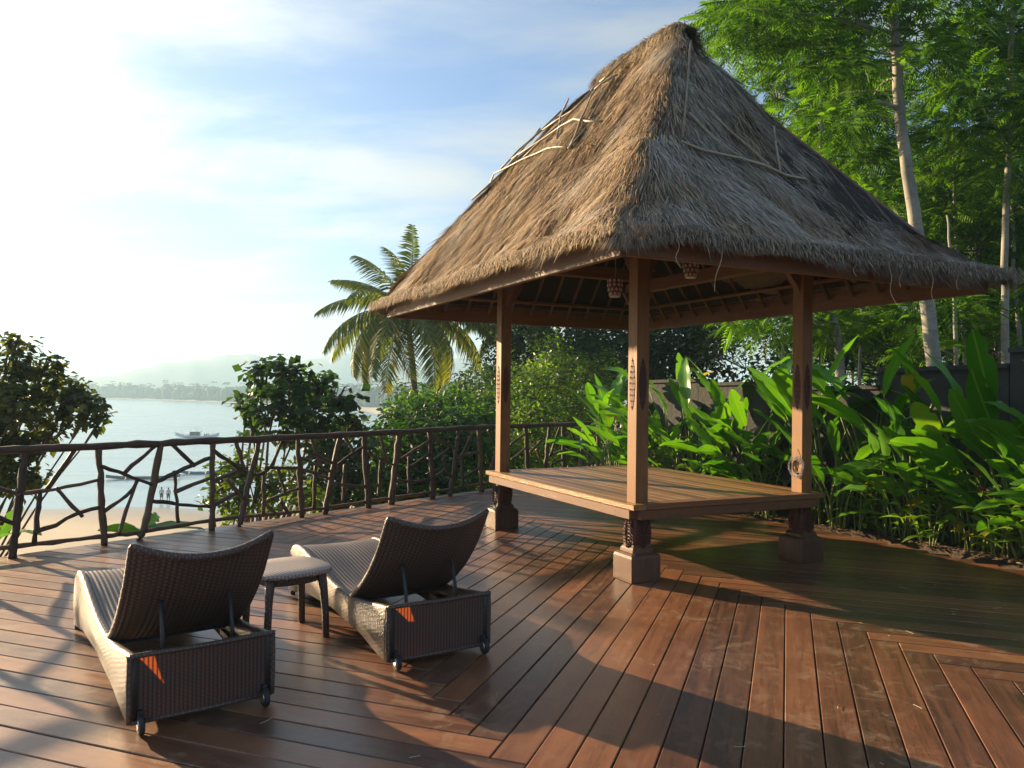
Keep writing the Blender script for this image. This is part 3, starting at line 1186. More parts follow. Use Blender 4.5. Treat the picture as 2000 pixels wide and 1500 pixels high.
straw_coat()
LB = [[(-1.1, 2.2), (-1.02, 1.66), (-1.0, .55), (-1.08, -.3)], [(-1.08, -.3), (-.74, -.04), (-.28, .39), (-.16, .01)], [(-.82, -.26), (-.41, -.07)], [(-1.0, .9), (-.45, .35), (-.3, .5)], [(-.95, .2), (-.6, .75), (-.35, 1.0)], [(-1.3, 1.7), (-.9, 1.2), (-.6, 1.25)],
      [(-.51, .16), (-.38, -.09)], [(-.93, 1.35), (-.81, .35), (-.86, -.51)], [(-.65, 1.1), (-.55, .19)], [(-1.0, 1.57), (-.5, .9)],
      [(-.22, .51), (-.13, .1), (-.05, -.1)], [(-1.09, -.29), (-.89, -.29)],
      [(-.04, -.89), (-.51, -1.43), (-.96, -1.94)], [(-.98, -1.96), (-.37, -1.97), (.43, -1.98)], [(-.69, -1.68), (-.37, -1.94)],
      [(-.38, -1.55), (.01, -1.96)], [(.17, -1.2), (.41, -1.66)], [(.49, -1.52), (.11, -1.96)]]
for q in LB:
    pts = []
    for i in range(len(q) - 1):
        for k in range(3):
            t = k / 3
            pts.append((q[i][0] + (q[i + 1][0] - q[i][0]) * t, q[i][1] + (q[i + 1][1] - q[i][1]) * t))
    pts.append(q[-1])
    P = []
    for a, b in pts:
        tt = (roof_z(a, b) - ZE) / (ZR - ZE)
        P.append((a, b, roof_z(a, b) - sag(a, b, tt) + .085 + .085 * thatch_bump(a, b, roof_z(a, b)) + random.uniform(-.008, .012)))
    MB().tube(P, [random.uniform(.010, .015) for _ in P], 5).build('batten', MAT['bamboo'], thatch, True)


# the right half of the roof overhangs a little less
SQ = .925
for o in [pav] + list(pav.children_recursive):
    if o.name.split('.')[0] in ('thatch', 'straw', 'ridge_roll', 'batten', 'loose_straw', 'roof_lining', 'rafter', 'purlin', 'hip_rafter'):
        cov = np.empty(len(o.data.vertices) * 3, dtype=np.float32)
        o.data.vertices.foreach_get('co', cov)
        cov = cov.reshape(-1, 3)
        cov[:, 0] = np.where(cov[:, 0] > 0, cov[:, 0] * SQ, cov[:, 0])
        o.data.vertices.foreach_set('co', cov.ravel())
        o.data.update()


# hanging lanterns
def lantern(loc, label, hang):
    t = thing('shell_lantern', label, 'lantern', loc, random.uniform(0, 1), 'shell lanterns under the pavilion roof')
    MB().lathe([(.045, -.075), (.058, -.03), (.068, .03), (.060, .075), (.02, .09)], (0, 0, 0), 10).build('body', MAT['shellred'], t)
    m = MB()
    for z, r, n in ((-.062, .052, 9), (-.022, .064, 10), (.02, .070, 10), (.06, .066, 10)):
        for k in range(n):
            a = 2 * math.pi * (k + .5 * (z > 0)) / n
            c = Vector((r * math.cos(a), r * math.sin(a), z))
            tx = Vector((-math.sin(a), math.cos(a), 0)); up = Vector((0, 0, 1)); ou = Vector((math.cos(a), math.sin(a), 0))
            rg = [[c + tx * (.013 * math.cos(b)) + up * (.016 * math.sin(b)) + ou * h for b in [2 * math.pi * j / 6 for j in range(6)]] for h in (-.002, .003)]
            m.loft(rg)
    m.build('shell', MAT['shell'], t)
    MB().lathe([(.048, -.088), (.052, -.082), (.050, -.074), (.044, -.074)], (0, 0, 0), 12).build('rim', MAT['shell'], t)
    MB().tube([(0, 0, .085), (.012, .004, hang * .45), (-.006, 0, hang)], .003, 4).build('cord', MAT['straw'], t)


lantern(pw(-PU + .0, -1.0, 2.62), 'small shell lantern hanging left of the near pavilion post', .34)
lantern(pw(-.42, -PV, 2.79), 'small shell lantern hanging right of the near pavilion post', .32)

# round coil of wire hung on the right-hand post
coil = thing('wire_wreath', 'round wreath of coiled grey wire hung on the right pavilion post', 'wreath', pw(PU - PT / 2 - .02, -PV - .02, .93), PA)
for k in range(9):
    m = MB()
    r0 = random.uniform(.055, .10)
    ph = random.uniform(0, 6.28)
    pts = []
    for i in range(25):
        a = 2 * math.pi * i / 24
        rr = r0 * (1 + .12 * math.sin(3 * a + ph))
        pts.append((.006 * math.sin(a * 2 + ph) - .004 * k * .5, rr * math.cos(a) + random.uniform(-.004, .004), rr * math.sin(a) + random.uniform(-.004, .004)))
    m.tube(pts, .0032, 4).build('coil', MAT['wire'], coil)
MB().tube([(0, 0, .09), (.01, .01, .15), (.022, .012, .19)], .0025, 4).build('hanger', MAT['wire'], coil)

# ------------------------------------------------------------------ branch fence
FP = [Vector(p) for p in ((-6.9, 4.79), (-4.75, 7.43), (-3.44, 8.99), (-1.97, 10.82), (-.33, 12.9), (.76, 14.3), (1.82, 15.7), (2.6, 16.8))]
FCUM = [0.0]
for i in range(len(FP) - 1):
    FCUM.append(FCUM[-1] + (FP[i + 1] - FP[i]).length)


def fpos(s, z, off=0.0):
    for i in range(len(FP) - 1):
        if s <= FCUM[i + 1] or i == len(FP) - 2:
            d = (FP[i + 1] - FP[i]).normalized()
            p = FP[i] + d * (s - FCUM[i])
            return Vector((p.x - d.y * off, p.y + d.x * off, z))


fence = thing('branch_fence', 'rustic railing of crooked dark branches along the seaward edge of the deck', 'fence', (FP[1].x, FP[1].y, 0))
FO = Vector((FP[1].x, FP[1].y, 0))


def stick(name, sz, r, n=4, wob=.008, off=0.0, taper=.8):
    pts = [fpos(s, z, off) - FO for s, z in sz]
    L = sum((pts[i + 1] - pts[i]).length for i in range(len(pts) - 1))
    pts = subdiv_path(pts, max(2, int(n * L / .3 / max(1, len(pts) - 1))), wob)
    k = len(pts)
    rad = [r * (1 - (1 - taper) * i / (k - 1)) * random.uniform(.86, 1.16) for i in range(k)]
    a, b = Vector(pts[0]), Vector(pts[-1])
    o = MB().tube(pts, rad, 7, .12).build(name, MAT['bark'], fence, True)
    return o


TOP = [(0, 1.03), (1.6, 1.04), (3.29, 1.035), (4.22, 1.03), (5.42, 1.03), (7.24, 1.03), (8.24, 1.03), (9.63, 1.045), (11.0, 1.04), (13.98, 1.02), (14.4, 1.02)]
stick('rail', TOP, .042, 2, .006, 0, .95)
BOT = [(0, .1), (1.6, .09), (3.31, .1), (4.21, .09), (4.62, .08), (5.43, .11), (6.66, .08), (7.25, .08), (8.2, .09), (9.04, .09), (10.2, .12), (11.4, .1), (13.98, .1)]
stick('rail', BOT, .024, 2, .006, .03, .9)
POSTS = [([(3.41, 0), (3.51, 1.0)], .033), ([(3.6, .12), (3.64, .6)], .024), ([(4.25, 0), (4.18, .98)], .03), ([(4.39, .08), (4.57, .65)], .018),
         ([(4.61, 0), (4.7, .28), (4.83, 1.0)], .036), ([(5.04, .14), (4.98, .72)], .018), ([(5.44, 0), (5.43, 1.0)], .03), ([(5.79, 0), (5.87, .35), (6.05, .98)], .034),
         ([(6.12, .11), (6.11, .59)], .02), ([(6.68, 0), (6.6, .98)], .032), ([(6.87, .09), (6.88, .65)], .023),
         ([(7.04, 0), (7.17, .6), (7.28, 1.0)], .036), ([(7.34, .12), (7.36, .63)], .024), ([(7.79, 0), (7.69, 1.01)], .038), ([(7.97, .14), (8.01, .67)], .024),
         ([(8.21, 0), (8.36, 1.0)], .045), ([(8.56, .13), (8.55, .67)], .024), ([(9.07, 0), (8.97, 1.0)], .036), ([(9.45, 0), (9.63, .99)], .034),
         ([(9.74, .11), (9.71, .57)], .026), ([(10.2, 0), (10.12, .99)], .036), ([(10.4, .12), (10.54, .64)], .03), ([(11.48, 0), (11.38, .97)], .036),
         ([(11.94, 0), (12.11, .98)], .036), ([(12.6, 0), (12.55, .98)], .036), ([(13.17, 0), (13.29, .98)], .036), ([(13.49, .11), (13.48, .56)], .026),
         ([(13.85, 0), (13.83, .98)], .038), ([(10.85, 0), (10.8, 1.0)], .036),
         ([(.1, 0), (.05, 1.0)], .034), ([(.7, 0), (.85, 1.0)], .032), ([(1.4, 0), (1.35, 1.0)], .035), ([(2.0, 0), (2.2, 1.0)], .032), ([(2.75, 0), (2.7, 1.0)], .034)]
for sz, r in POSTS:
    if sz[-1][1] > .9:
        sz = sz[:-1] + [(sz[-1][0], 1.03)]
    stick('post', sz, r * 1.14, 4, .007, 0, .88)
BR = [[(3.2, .45), (3.42, .33)], [(3.2, .7), (3.46, .61)], [(3.46, .61), (3.66, .61), (4.16, .68)], [(3.71, .64), (3.95, .99)], [(3.8, .61), (4.01, .35)],
      [(3.62, .23), (3.79, .27), (3.98, .36), (4.19, .39)], [(4.22, .81), (4.45, .72), (4.72, .59)], [(4.45, .74), (4.75, .98)], [(4.24, .35), (4.48, .5), (4.57, .64)],
      [(4.79, .61), (5.0, .7), (5.4, .83)], [(4.98, .99), (5.2, .78)], [(4.77, .4), (5.05, .34), (5.41, .27)], [(5.02, .49), (5.41, .6)], [(5.45, .92), (5.84, .65)],
      [(5.74, .98), (5.84, .69)], [(5.46, .56), (5.78, .66)], [(5.47, .29), (5.74, .39)], [(5.64, .55), (5.85, .29)], [(5.96, .6), (6.17, .65), (6.36, .96)],
      [(6.17, .67), (6.6, .64)], [(6.32, .64), (6.42, .36)], [(6.13, .25), (6.6, .37)], [(6.15, .23), (6.3, .09)], [(6.37, .21), (6.48, .07)], [(6.64, .77), (7.19, .53)],
      [(6.83, .96), (6.97, .62)], [(7.27, .64), (7.51, .78), (7.68, .85)], [(7.37, .99), (7.49, .81)], [(6.64, .63), (7.13, .45)], [(7.78, .74), (8.25, .57)],
      [(7.99, .97), (8.1, .64)], [(7.75, .29), (7.16, .39)], [(8.4, .65), (8.95, .87)], [(9.03, .93), (9.59, .72)], [(8.59, .52), (8.95, .67)], [(9.08, .58), (9.46, .76)],
      [(9.29, .56), (9.44, .32)], [(9.12, .34), (9.35, .44)], [(9.68, .6), (9.97, .97)], [(9.77, .62), (10.12, .64)], [(9.78, .27), (10.15, .39)], [(10.38, .97), (10.54, .74)],
      [(11.0, .75), (11.38, .9)], [(11.01, .49), (11.41, .66)], [(11.56, .59), (11.84, .75)], [(11.73, .58), (11.85, .4)], [(12.15, .49), (12.42, .95)], [(12.18, .49), (12.56, .53)],
      [(12.21, .31), (12.59, .39)], [(12.81, .94), (13.13, .5)], [(13.26, .53), (13.84, .81)], [(8.37, .35), (8.56, .3), (9.0, .29)], [(6.73, .85), (7.12, .68)],
      [(.08, .3), (.72, .6)], [(.4, .45), (.82, .98)], [(.8, .75), (1.38, .5)], [(1.38, .35), (2.05, .7)], [(1.37, .85), (1.8, .6)], [(2.1, .55), (2.72, .4)], [(2.15, .85), (2.72, .7)],
      [(2.73, .6), (3.3, .35)], [(2.72, .8), (3.2, .98)]]
def stretch(q, k=.035):
    (a, b), (c, d) = q[0], q[1]
    L = math.hypot(a - c, b - d)
    p = (a + (a - c) / L * k, b + (b - d) / L * k)
    (a, b), (c, d) = q[-1], q[-2]
    L = math.hypot(a - c, b - d)
    e = (a + (a - c) / L * k, b + (b - d) / L * k)
    return [p] + q[1:-1] + [e]


for q in BR:
    q = stretch(q)
    stick('branch', q, random.uniform(.021, .027), 4, .007, random.uniform(-.01, .012), .8)


# ------------------------------------------------------------------ loungers and table
def arc(rows):
    d = [0.0]
    for i in range(1, len(rows)):
        d.append(d[-1] + (Vector(rows[i]) - Vector(rows[i - 1])).length)
    return d


LTOP = [(0.0, .362), (.15, .345), (.32, .315), (.5, .295), (.68, .29), (.9, .302), (1.15, .34), (1.4, .385), (1.6, .412), (1.74, .415), (1.84, .395), (1.90, .35), (1.925, .29)]


def cubic(tab, x):
    return float(np.interp(x, [a for a, _ in tab], [b for _, b in tab]))


def lounger(label, loc, rz):
    t = thing('wicker_lounger', label, 'sun lounger', loc, rz, 'wicker loungers on the deck')
    HW = .345
    ys = list(np.linspace(0, 1.78, 34)) + [1.82, 1.86, 1.89, 1.91, 1.925]
    prof = [(y, cubic(LTOP, y)) for y in ys]
    # smooth the top line
    zz = [p[1] for p in prof]
    for _ in range(2):
        zz = [zz[0]] + [(zz[i - 1] + 2 * zz[i] + zz[i + 1]) / 4 for i in range(1, len(zz) - 1)] + [zz[-1]]
    bot = [cubic([(0, .045), (.12, .05), (.4, .105), (.9, .14), (1.4, .115), (1.75, .05), (1.925, .03)], y) for y in ys]
    dist = arc([(0, y, z) for y, z in zip(ys, zz)])
    for s in (-1, 1):
        rings, uvr = [], []
        for y, zt, zb, dd in zip(ys, zz, bot, dist):
            th = .042
            bul = .012 * math.sin(math.pi * min(1, y / 1.9))
            o = HW + bul; i_ = HW - th
            ring = [(s * o, y, zb), (s * (o + .004), y, zb + (zt - zb) * .5), (s * o, y, zt - .016), (s * (o - .006), y, zt - .004), (s * (o - .018), y, zt),
                    (s * (i_ + .01), y, zt - .002), (s * i_, y, zt - .014), (s * i_, y, zb)]
            per = [0, (zt - zb) * .5, zt - zb, zt - zb + .014, zt - zb + .03, zt - zb + .05, zt - zb + .066, 2 * (zt - zb) + .07]
            rings.append(ring); uvr.append([(dd, q) for q in per])
        MB().loft(rings, True, True, uvr).build('side_panel', MAT['wicker'], t, True)
    # rear panel: one woven sheet in a rounded rim
    xs = np.linspace(-HW + .01, HW - .01, 24); zs = np.linspace(.05, .35, 10)
    rings = [[(x, .004 + .012 * (1 - (x / HW) ** 2) * -1, z) for x in xs] for z in zs]
    uvr = [[(x, z) for x in xs] for z in zs]
    MB().loft(rings, False, False, uvr).build('rear_panel', MAT['wicker_panel'], t, True)
    MB().tube(subdiv_path([(-HW + .005, .0, .05), (-HW + .004, 0, .33), (-HW + .03, 0, .357), (0, -.012, .357), (HW - .03, 0, .357), (HW - .004, 0, .33), (HW - .005, 0, .05)], 4), .013, 8).build('rim', MAT['wicker_edge'], t, True)
    MB().tube([(-HW + .01, .0, .052), (0, -.012, .052), (HW - .01, .0, .052)], .011, 8).build('rim', MAT['wicker_edge'], t, True)
    # seat: ribs running along the lounger
    nr = 22
    xs = np.linspace(-HW + .035, HW - .035, nr * 4 + 1)
    rows, uvr = [], []
    yy = [y for y in ys if y >= .62]
    zt = [z for y, z in zip(ys, zz) if y >= .62]
    yy += [1.93]; zt += [.20]
    dd = arc([(0, y, z) for y, z in zip(yy, zt)])
    for y, z, q in zip(yy, zt, dd):
        top = [(x, y, z - .012 - .012 * math.cos(math.pi * x / (2 * HW)) + .005 * abs(math.sin(math.pi * (i / 4)))) for i, x in enumerate(xs)]
        und = [(x, y - .004, z - .045) for x in xs[::-8]]
        rows.append(top + und)
        uvr.append([(x, q) for x in xs] + [(x, q) for x in xs[::-8]])
    MB().loft(rows, True, True, uvr).build('seat', MAT['wicker'], t, True)
    # front board below the waterfall
    rings = [[(x, 1.925, z) for x in np.linspace(-HW + .03, HW - .03, 12)] for z in (.05, .12, .25)]
    uvr = [[(x, z) for x in np.linspace(-HW + .03, HW - .03, 12)] for z in (.05, .12, .25)]
    MB().loft(rings, False, False, uvr).build('front_panel', MAT['wicker'], t, True)
    # backrest shell
    bp = [(.66, .275), (.56, .325), (.45, .395), (.35, .475), (.26, .565), (.185, .655), (.12, .75), (.065, .84), (.045, .872)]
    bp = [(p.x, p.y) for p in subdiv_path([(a, b, 0) for a, b in bp], 2)]
    nb = 22
    xs = np.linspace(-HW + .012, HW - .012, nb * 4 + 1)
    rows, uvr = [], []
    dd = arc([(0, a, b) for a, b in bp])
    for k, ((y, z), q) in enumerate(zip(bp, dd)):
        t0, t1 = bp[max(0, k - 1)], bp[min(len(bp) - 1, k + 1)]
        ty, tz = t1[0] - t0[0], t1[1] - t0[1]
        L = math.hypot(ty, tz); ny, nz_ = tz / L, -ty / L           # towards the sitter
        f = k / (len(bp) - 1)
        top, und = [], []
        for i, x in enumerate(xs):
            c = (1 - (x / HW) ** 2)
            dish = .075 * c * f ** .8
            rib = .004 * abs(math.sin(math.pi * i / 4))
            drop = .035 * c * f ** 4
            edge = .010 if (i == 0 or i == len(xs) - 1) else 0
            top.append((x, y - dish * ny + (rib - edge) * ny, z - dish * nz_ + (rib - edge) * nz_ - drop))
            und.append((x, y - (dish + .032 + rib - edge) * ny, z - (dish + .032 + rib - edge) * nz_ - drop))
        rows.append(top + und[::-1]); uvr.append([(x, q) for x in xs] + [(x, q + .03) for x in xs[::-1]])
    back = MB().loft(rows, True, True, uvr).build('backrest', MAT['wicker'], t, True)
    # braided rolled edge round the backrest
    e = [Vector((a + b) * .5 for a, b in zip(r[0], r[-1])) for r in rows]
    mid = [Vector((a + b) * .5 for a, b in zip(rows[-1][i], rows[-1][2 * len(xs) - 1 - i])) for i in range(len(xs))]
    e2 = [Vector((-p.x, p.y, p.z)) for p in e]
    edge = e + mid[2:-2:5] + e2[::-1]
    MB().tube(edge, .019, 8, .06).build('edge_roll', MAT['wicker_edge'], back, True)
    # frame work in the open box
    for s in (-1, 1):
        MB().tube([(s * .17, .20, .62), (s * .17, .13, .40), (s * .175, .10, .18)], .011, 8).build('strut', MAT['darkmetal'], t, True)
        MB().box((s * .275, .36, .20), (.025, .60, .03)).build('frame_bar', MAT['darkmetal'], t)
    MB().box((0, .10, .18), (.56, .025, .03)).build('frame_bar', MAT['darkmetal'], t)
    MB().box((0, .62, .255), (.60, .03, .03)).build('frame_bar', MAT['darkmetal'], t)
    MB().box((0, .38, .20), (.52, .025, .025)).build('frame_bar', MAT['darkmetal'], t)
    # wheels at the rear corners, feet at the front
    for s in (-1, 1):
        w = MB().lathe([(.030, -.013), (.044, -.012), (.047, -.005), (.047, .005), (.044, .012), (.030, .013)], (0, 0, 0), 18, 'x').build('wheel', MAT['rubber'], t, True, (s * (HW - .05), -.028, .048))
        MB().lathe([(.012, -.016), (.026, -.0155), (.028, 0), (.026, .0155), (.012, .016)], (0, 0, 0), 12, 'x').build('hub', MAT['chrome'], w, True)
        MB().box((0, .02, .03), (.022, .035, .06), 0, 1, .003).build('bracket', MAT['darkmetal'], w)
        MB().lathe([(.018, 0), (.020, .015), (.016, .06)], (s * (HW - .02), 1.88, 0), 10).build('foot', MAT['rubber'], t, True)
    t.scale = (1.0, 1.045, 1.03)
    return t


a1 = math.atan2(.811, -.584) - math.pi / 2
lounger('dark wicker lounger nearest the camera at left, its rounded back raised', ((-1.82 - 1.21) / 2, (3.69 + 4.09) / 2, .001), a1)
a2 = math.atan2(.848, -.53) - math.pi / 2
lounger('dark wicker lounger between the side table and the pavilion, its back raised', ((-.74 - .10) / 2, (4.59 + 4.92) / 2, .001), a2)

tb = thing('side_table', 'low round-cornered wicker side table between the two loungers', 'table', (-1.50, 5.23, 0), R(38))
tb.scale = (1.04, 1.04, 1.08)
n = 40


def sup(r, z, k=3.2):
    out = []
    for i in range(n):
        a = 2 * math.pi * i / n
        c, s = math.cos(a), math.sin(a)
        q = r / ((abs(c) ** k + abs(s) ** k) ** (1 / k))
        out.append((q * c, q * s, z))
    return out


rings = [sup(.21, .396), sup(.252, .397), sup(.260, .402), sup(.262, .410), sup(.261, .420), sup(.255, .425), sup(.12, .426), sup(.01, .426)]
MB().loft(rings, True, True, [[(p[0], p[1] + p[2]) for p in r] for r in rings]).build('table_top', MAT['wicker_top'], tb, True)
MB().loft([sup(.175, .34), sup(.19, .345), sup(.20, .388)], True, True).build('apron', MAT['wicker_edge'], tb, True)
for sx in (-1, 1):
    for sy in (-1, 1):
        L = [(sx * .165, sy * .165, .40), (sx * .178, sy * .178, .30), (sx * .188, sy * .188, .15), (sx * .192, sy * .192, .0)]
        MB().tube(L, [.034, .026, .023, .022], 10).build('leg', MAT['wicker_edge'], tb, True)


# ------------------------------------------------------------------ garden bed and wall
EDGE = [Vector(p) for p in ((6.2, 3.0), (5.62, 5.5), (4.91, 7.45), (4.59, 8.18), (4.13, 8.94), (3.75, 9.50), (3.26, 10.28), (.9, 13.92))]


def edge_pt(y, off):
    for i in range(len(EDGE) - 1):
        if EDGE[i].y <= y <= EDGE[i + 1].y or i == len(EDGE) - 2:
            t = (y - EDGE[i].y) / (EDGE[i + 1].y - EDGE[i].y)
            p = EDGE[i].lerp(EDGE[i + 1], t)
            return Vector((p.x + .86 * off, p.y + .5 * off))


ysb = np.linspace(4.0, 13.6, 90)
rows = []
for j, off in enumerate(np.linspace(.02, 1.6, 14)):
    r_ = []
    for y in ysb:
        p = edge_pt(y, off)
        h = noise.noise(Vector((p.x * 6, p.y * 6, 0))) * .022 + noise.noise(Vector((p.x * 17, p.y * 17, 3))) * .012
        r_.append((p.x, p.y, (-.07 if j == 0 else .012 + .03 * min(1, off)) + h))
    rows.append(r_)
structure(MB().loft(rows, False, False).build('soil_bed', MAT['soil'], None, True))
# chips of mulch and dry leaf along the edge
Vs, Fs = [], []
for k in range(1500):
    y = random.uniform(5.2, 12.5)
    p = edge_pt(y, abs(random.gauss(.0, .16)) + .0)
    a = random.uniform(0, 6.28); l = random.uniform(.012, .045); w = random.uniform(.006, .016); tl = random.uniform(-.4, .4)
    c = Vector((p.x, p.y, .035 + random.uniform(0, .015)))
    d = Vector((math.cos(a), math.sin(a), tl * .6)); s = Vector((-math.sin(a), math.cos(a), random.uniform(-.4, .4)))
    b = len(Vs)
    Vs += [c - d * l, c + s * w, c + d * l, c - s * w]
    Fs += [(b, b + 1, b + 2, b + 3)]
o = link('mulch', np_mesh('mulch', Vs, [np.array(Fs)], MAT['mulch']))
o['kind'] = 'stuff'; tag(o, 'loose brown mulch and dry leaf litter along the deck edge', 'mulch')

MW = Mat('wall_render')
wp = coords(MW)
w1 = MW.noise(wp, 2.2, 7, .65)
w2 = MW.noise(MW.mapping(wp, (5, 5, .7)), 1.2, 5)
cw = MW.mix(MW.rng(w1, .3, .7), (.045, .045, .048), (.080, .080, .080))
MW.color(MW.mix(MW.rng(w2, .5, .75, 0, .6), cw, (.05, .05, .045)))
MW.set(Roughness=.9); MW.bump(MW.noise(wp, 14, 7, .7), .5, .03)
wall = thing('garden_wall', 'dark grey retaining wall behind the row of broad-leaved plants', 'wall', (4.6, 9.3, 0))
WO = Vector((4.6, 9.3, 0))
wy = [5.0, 6.6, 7.9, 9.2, 10.4, 11.7, 13.0]
wh = [2.25, 2.14, 1.95, 1.72, 1.78, 1.82]
for i in range(len(wh)):
    a = edge_pt(wy[i], .62); b = edge_pt(wy[i + 1], .62)
    d = (b - a).normalized(); nrm = Vector((d.y, -d.x))
    a = a + d * .006; b = b - d * .006
    h0 = wh[i]; h1 = wh[i] * .985
    P = [a, b, b + nrm * .25, a + nrm * .25]
    P2 = [(a, h0), (b, h1), (b + nrm * .25, h1), (a + nrm * .25, h0)]
    m = MB().loft([[(p.x - WO.x, p.y - WO.y, -.05) for p in P], [(p.x - WO.x, p.y - WO.y, h) for p, h in P2]])
    m.build('wall_panel', MW.m, wall)
    m = MB().loft([[(p.x - WO.x, p.y - WO.y, h + .002) for p, h in ((a - nrm * .03, h0), (b - nrm * .03, h1), (b + nrm * .28, h1), (a + nrm * .28, h0))],
                   [(p.x - WO.x, p.y - WO.y, h + .05) for p, h in ((a - nrm * .03, h0), (b - nrm * .03, h1), (b + nrm * .28, h1), (a + nrm * .28, h0))]])
    m.build('coping', MW.m, wall)


# ------------------------------------------------------------------ broad-leaved plants
def blade_mesh(name, L, Wd, bend, fold, mat, wave=.0, rows_n=11, tear=0):
    """a leaf blade growing along +y from its base, arching over"""
    V, F, UV = [], [], []
    n = rows_n
    y = z = 0.0
    ang = 0.0
    torn = {(random.randrange(2, n - 1), random.choice((-1, 1))) for _ in range(tear)}
    for k in range(n + 1):
        t = k / n
        w = Wd * .5 * (math.sin(math.pi * min(1, t * .93 + .04)) ** .75) * (1.0 if t < .96 else .35)
        if k:
            ang = bend * (t ** 1.3)
            y += L / n * math.cos(ang); z -= L / n * math.sin(ang)
        ny, nz_ = math.sin(ang), math.cos(ang)
        for s in (-1, -.5, 0, .5, 1):
            lift = fold * abs(s) * w * (1 - .35 * abs(s)) + wave * math.sin(t * 17 + s * 2) * abs(s)
            cut = .5 if (abs(s) == 1 and (k, int(s)) in torn) else 1.0
            V.append((s * w * cut, y + ny * lift, z + nz_ * lift))
            UV.append((s * w / max(Wd, .01) * 2 * .5, t * L))
        if k:
            b = (k - 1) * 5
            for j in range(4):
                F.append((b + j, b + j + 1, b + 6 + j, b + 5 + j))
    return np_mesh(name, V, [np.array(F)], mat, True, None, UV)


heli_blades = [blade_mesh('leaf', random.uniform(.62, .95), random.uniform(.20, .28), random.uniform(.25, 1.1), random.uniform(.15, .6), MAT['heli'], random.uniform(.003, .012), 15, (0, 1, 3, 5)[i_ % 4]) for i_ in range(12)]
ging_blades = [blade_mesh('leaf', random.uniform(.24, .36), random.uniform(.05, .075), random.uniform(.5, 1.4), random.uniform(.2, .5), MAT['ginger'], .003, 7) for _ in range(6)]


def aim(d, roll=0.0):
    d = d.normalized()
    q = d.to_track_quat('Y', 'Z')
    return (q.to_matrix().to_4x4() @ Matrix.Rotation(roll, 4, 'Y')).to_euler()


def heliconia(x, y, h, nl, label, lean=(0, 0), seed=0, spread=.35, scale=1.0):
    r_ = random.Random(seed)
    t = thing('heliconia', label, 'plant', (x, y, .02), 0, 'heliconia clumps along the garden wall')
    for k in range(nl):
        a = r_.uniform(0, 6.28)
        b = Vector((math.cos(a), math.sin(a), 0)) * r_.uniform(.02, .14)
        hh = h * r_.uniform(.18, .80)
        out = Vector((math.cos(a) + lean[0], math.sin(a) + lean[1], 0)) * spread * r_.uniform(.3, 1)
        p1 = b + out * .35 + Vector((0, 0, hh * .6)); p2 = b + out + Vector((0, 0, hh))
        P = subdiv_path([b, p1, p2], 3)
        MB().tube(P, [.016 - .010 * i / (len(P) - 1) for i in range(len(P))], 5).build('stalk', MAT['stem'], t, True)
        d = (P[-1] - P[-2]).normalized()
        d = (d + Vector((out.x, out.y, 0)).normalized() * r_.uniform(.05, .75) + Vector((0, 0, r_.uniform(-.1, .5)))).normalized()
        o = link('leaf', r_.choice(heli_blades), t, P[-1], aim(d, r_.uniform(-.9, .9)))
        s = r_.uniform(.8, 1.15) * scale
        o.scale = (s, s, s)
    return t


hl = [(13.3, .5, 2.3, 8, 'heliconia clump beside the far end of the branch fence'),
      (12.7, .35, 2.2, 8, 'second heliconia clump from the fence end, left of the near post'),
      (12.0, .45, 2.45, 9, 'tall heliconia clump just right of the near pavilion post'),
      (11.5, .25, 2.1, 8, 'bright heliconia clump low behind the platform back corner'),
      (11.0, .5, 2.55, 10, 'tallest heliconia clump, mid-way between near and right posts'),
      (10.5, .3, 2.2, 9, 'sunlit heliconia clump behind the middle of the platform'),
      (10.05, .5, 2.35, 9, 'heliconia clump left of the right pavilion post'),
      (9.6, .3, 2.1, 8, 'heliconia clump directly behind the right pavilion post'),
      (9.2, .48, 2.35, 9, 'shaded heliconia clump just right of the right post'),
      (8.75, .4, 2.5, 10, 'shaded heliconia clump with a huge upright leaf before the tall pale trunk'),
      (8.25, .48, 2.3, 9, 'shaded heliconia clump in front of the lower wall top'),
      (7.75, .42, 2.35, 9, 'dark heliconia clump near the right edge of the picture'),
      (7.2, .45, 2.3, 9, 'rightmost heliconia clump, cut by the picture edge'),
      (6.6, .4, 2.3, 8, 'heliconia clump at the wall just beyond the right picture edge')]
for i, (y, off, h, nl, lab) in enumerate(hl):
    p = edge_pt(y, off)
    heliconia(p.x, p.y, h * .88, nl + 9, lab, (-.25, -.15), 40 + i, .42, .92)


short = [(12.9, .2, 'short heliconia at the fence end, in front of the tall clumps'), (12.2, .12, 'short heliconia in front, hidden partly by the near post'),
         (11.3, .1, 'short heliconia behind the platform, left of middle'), (10.75, .12, 'short heliconia behind the platform middle'), (10.2, .12, 'short heliconia behind the platform, left of the right post'),
         (9.4, .2, 'short heliconia at the foot of the right post'), (8.95, .3, 'short heliconia behind the yellow-green ginger plant'), (8.5, .32, 'short heliconia behind the low ginger tuft'),
         (8.0, .3, 'short heliconia behind the left red ginger flower'), (7.5, .3, 'short heliconia near the right edge, below the big leaves'), (7.0, .3, 'short heliconia just outside the right picture edge')]
for i, (y, off, lab) in enumerate(short):
    p = edge_pt(y, off)
    heliconia(p.x, p.y, 1.15, 11, lab, (-.2, -.1), 400 + i, .34, .72)


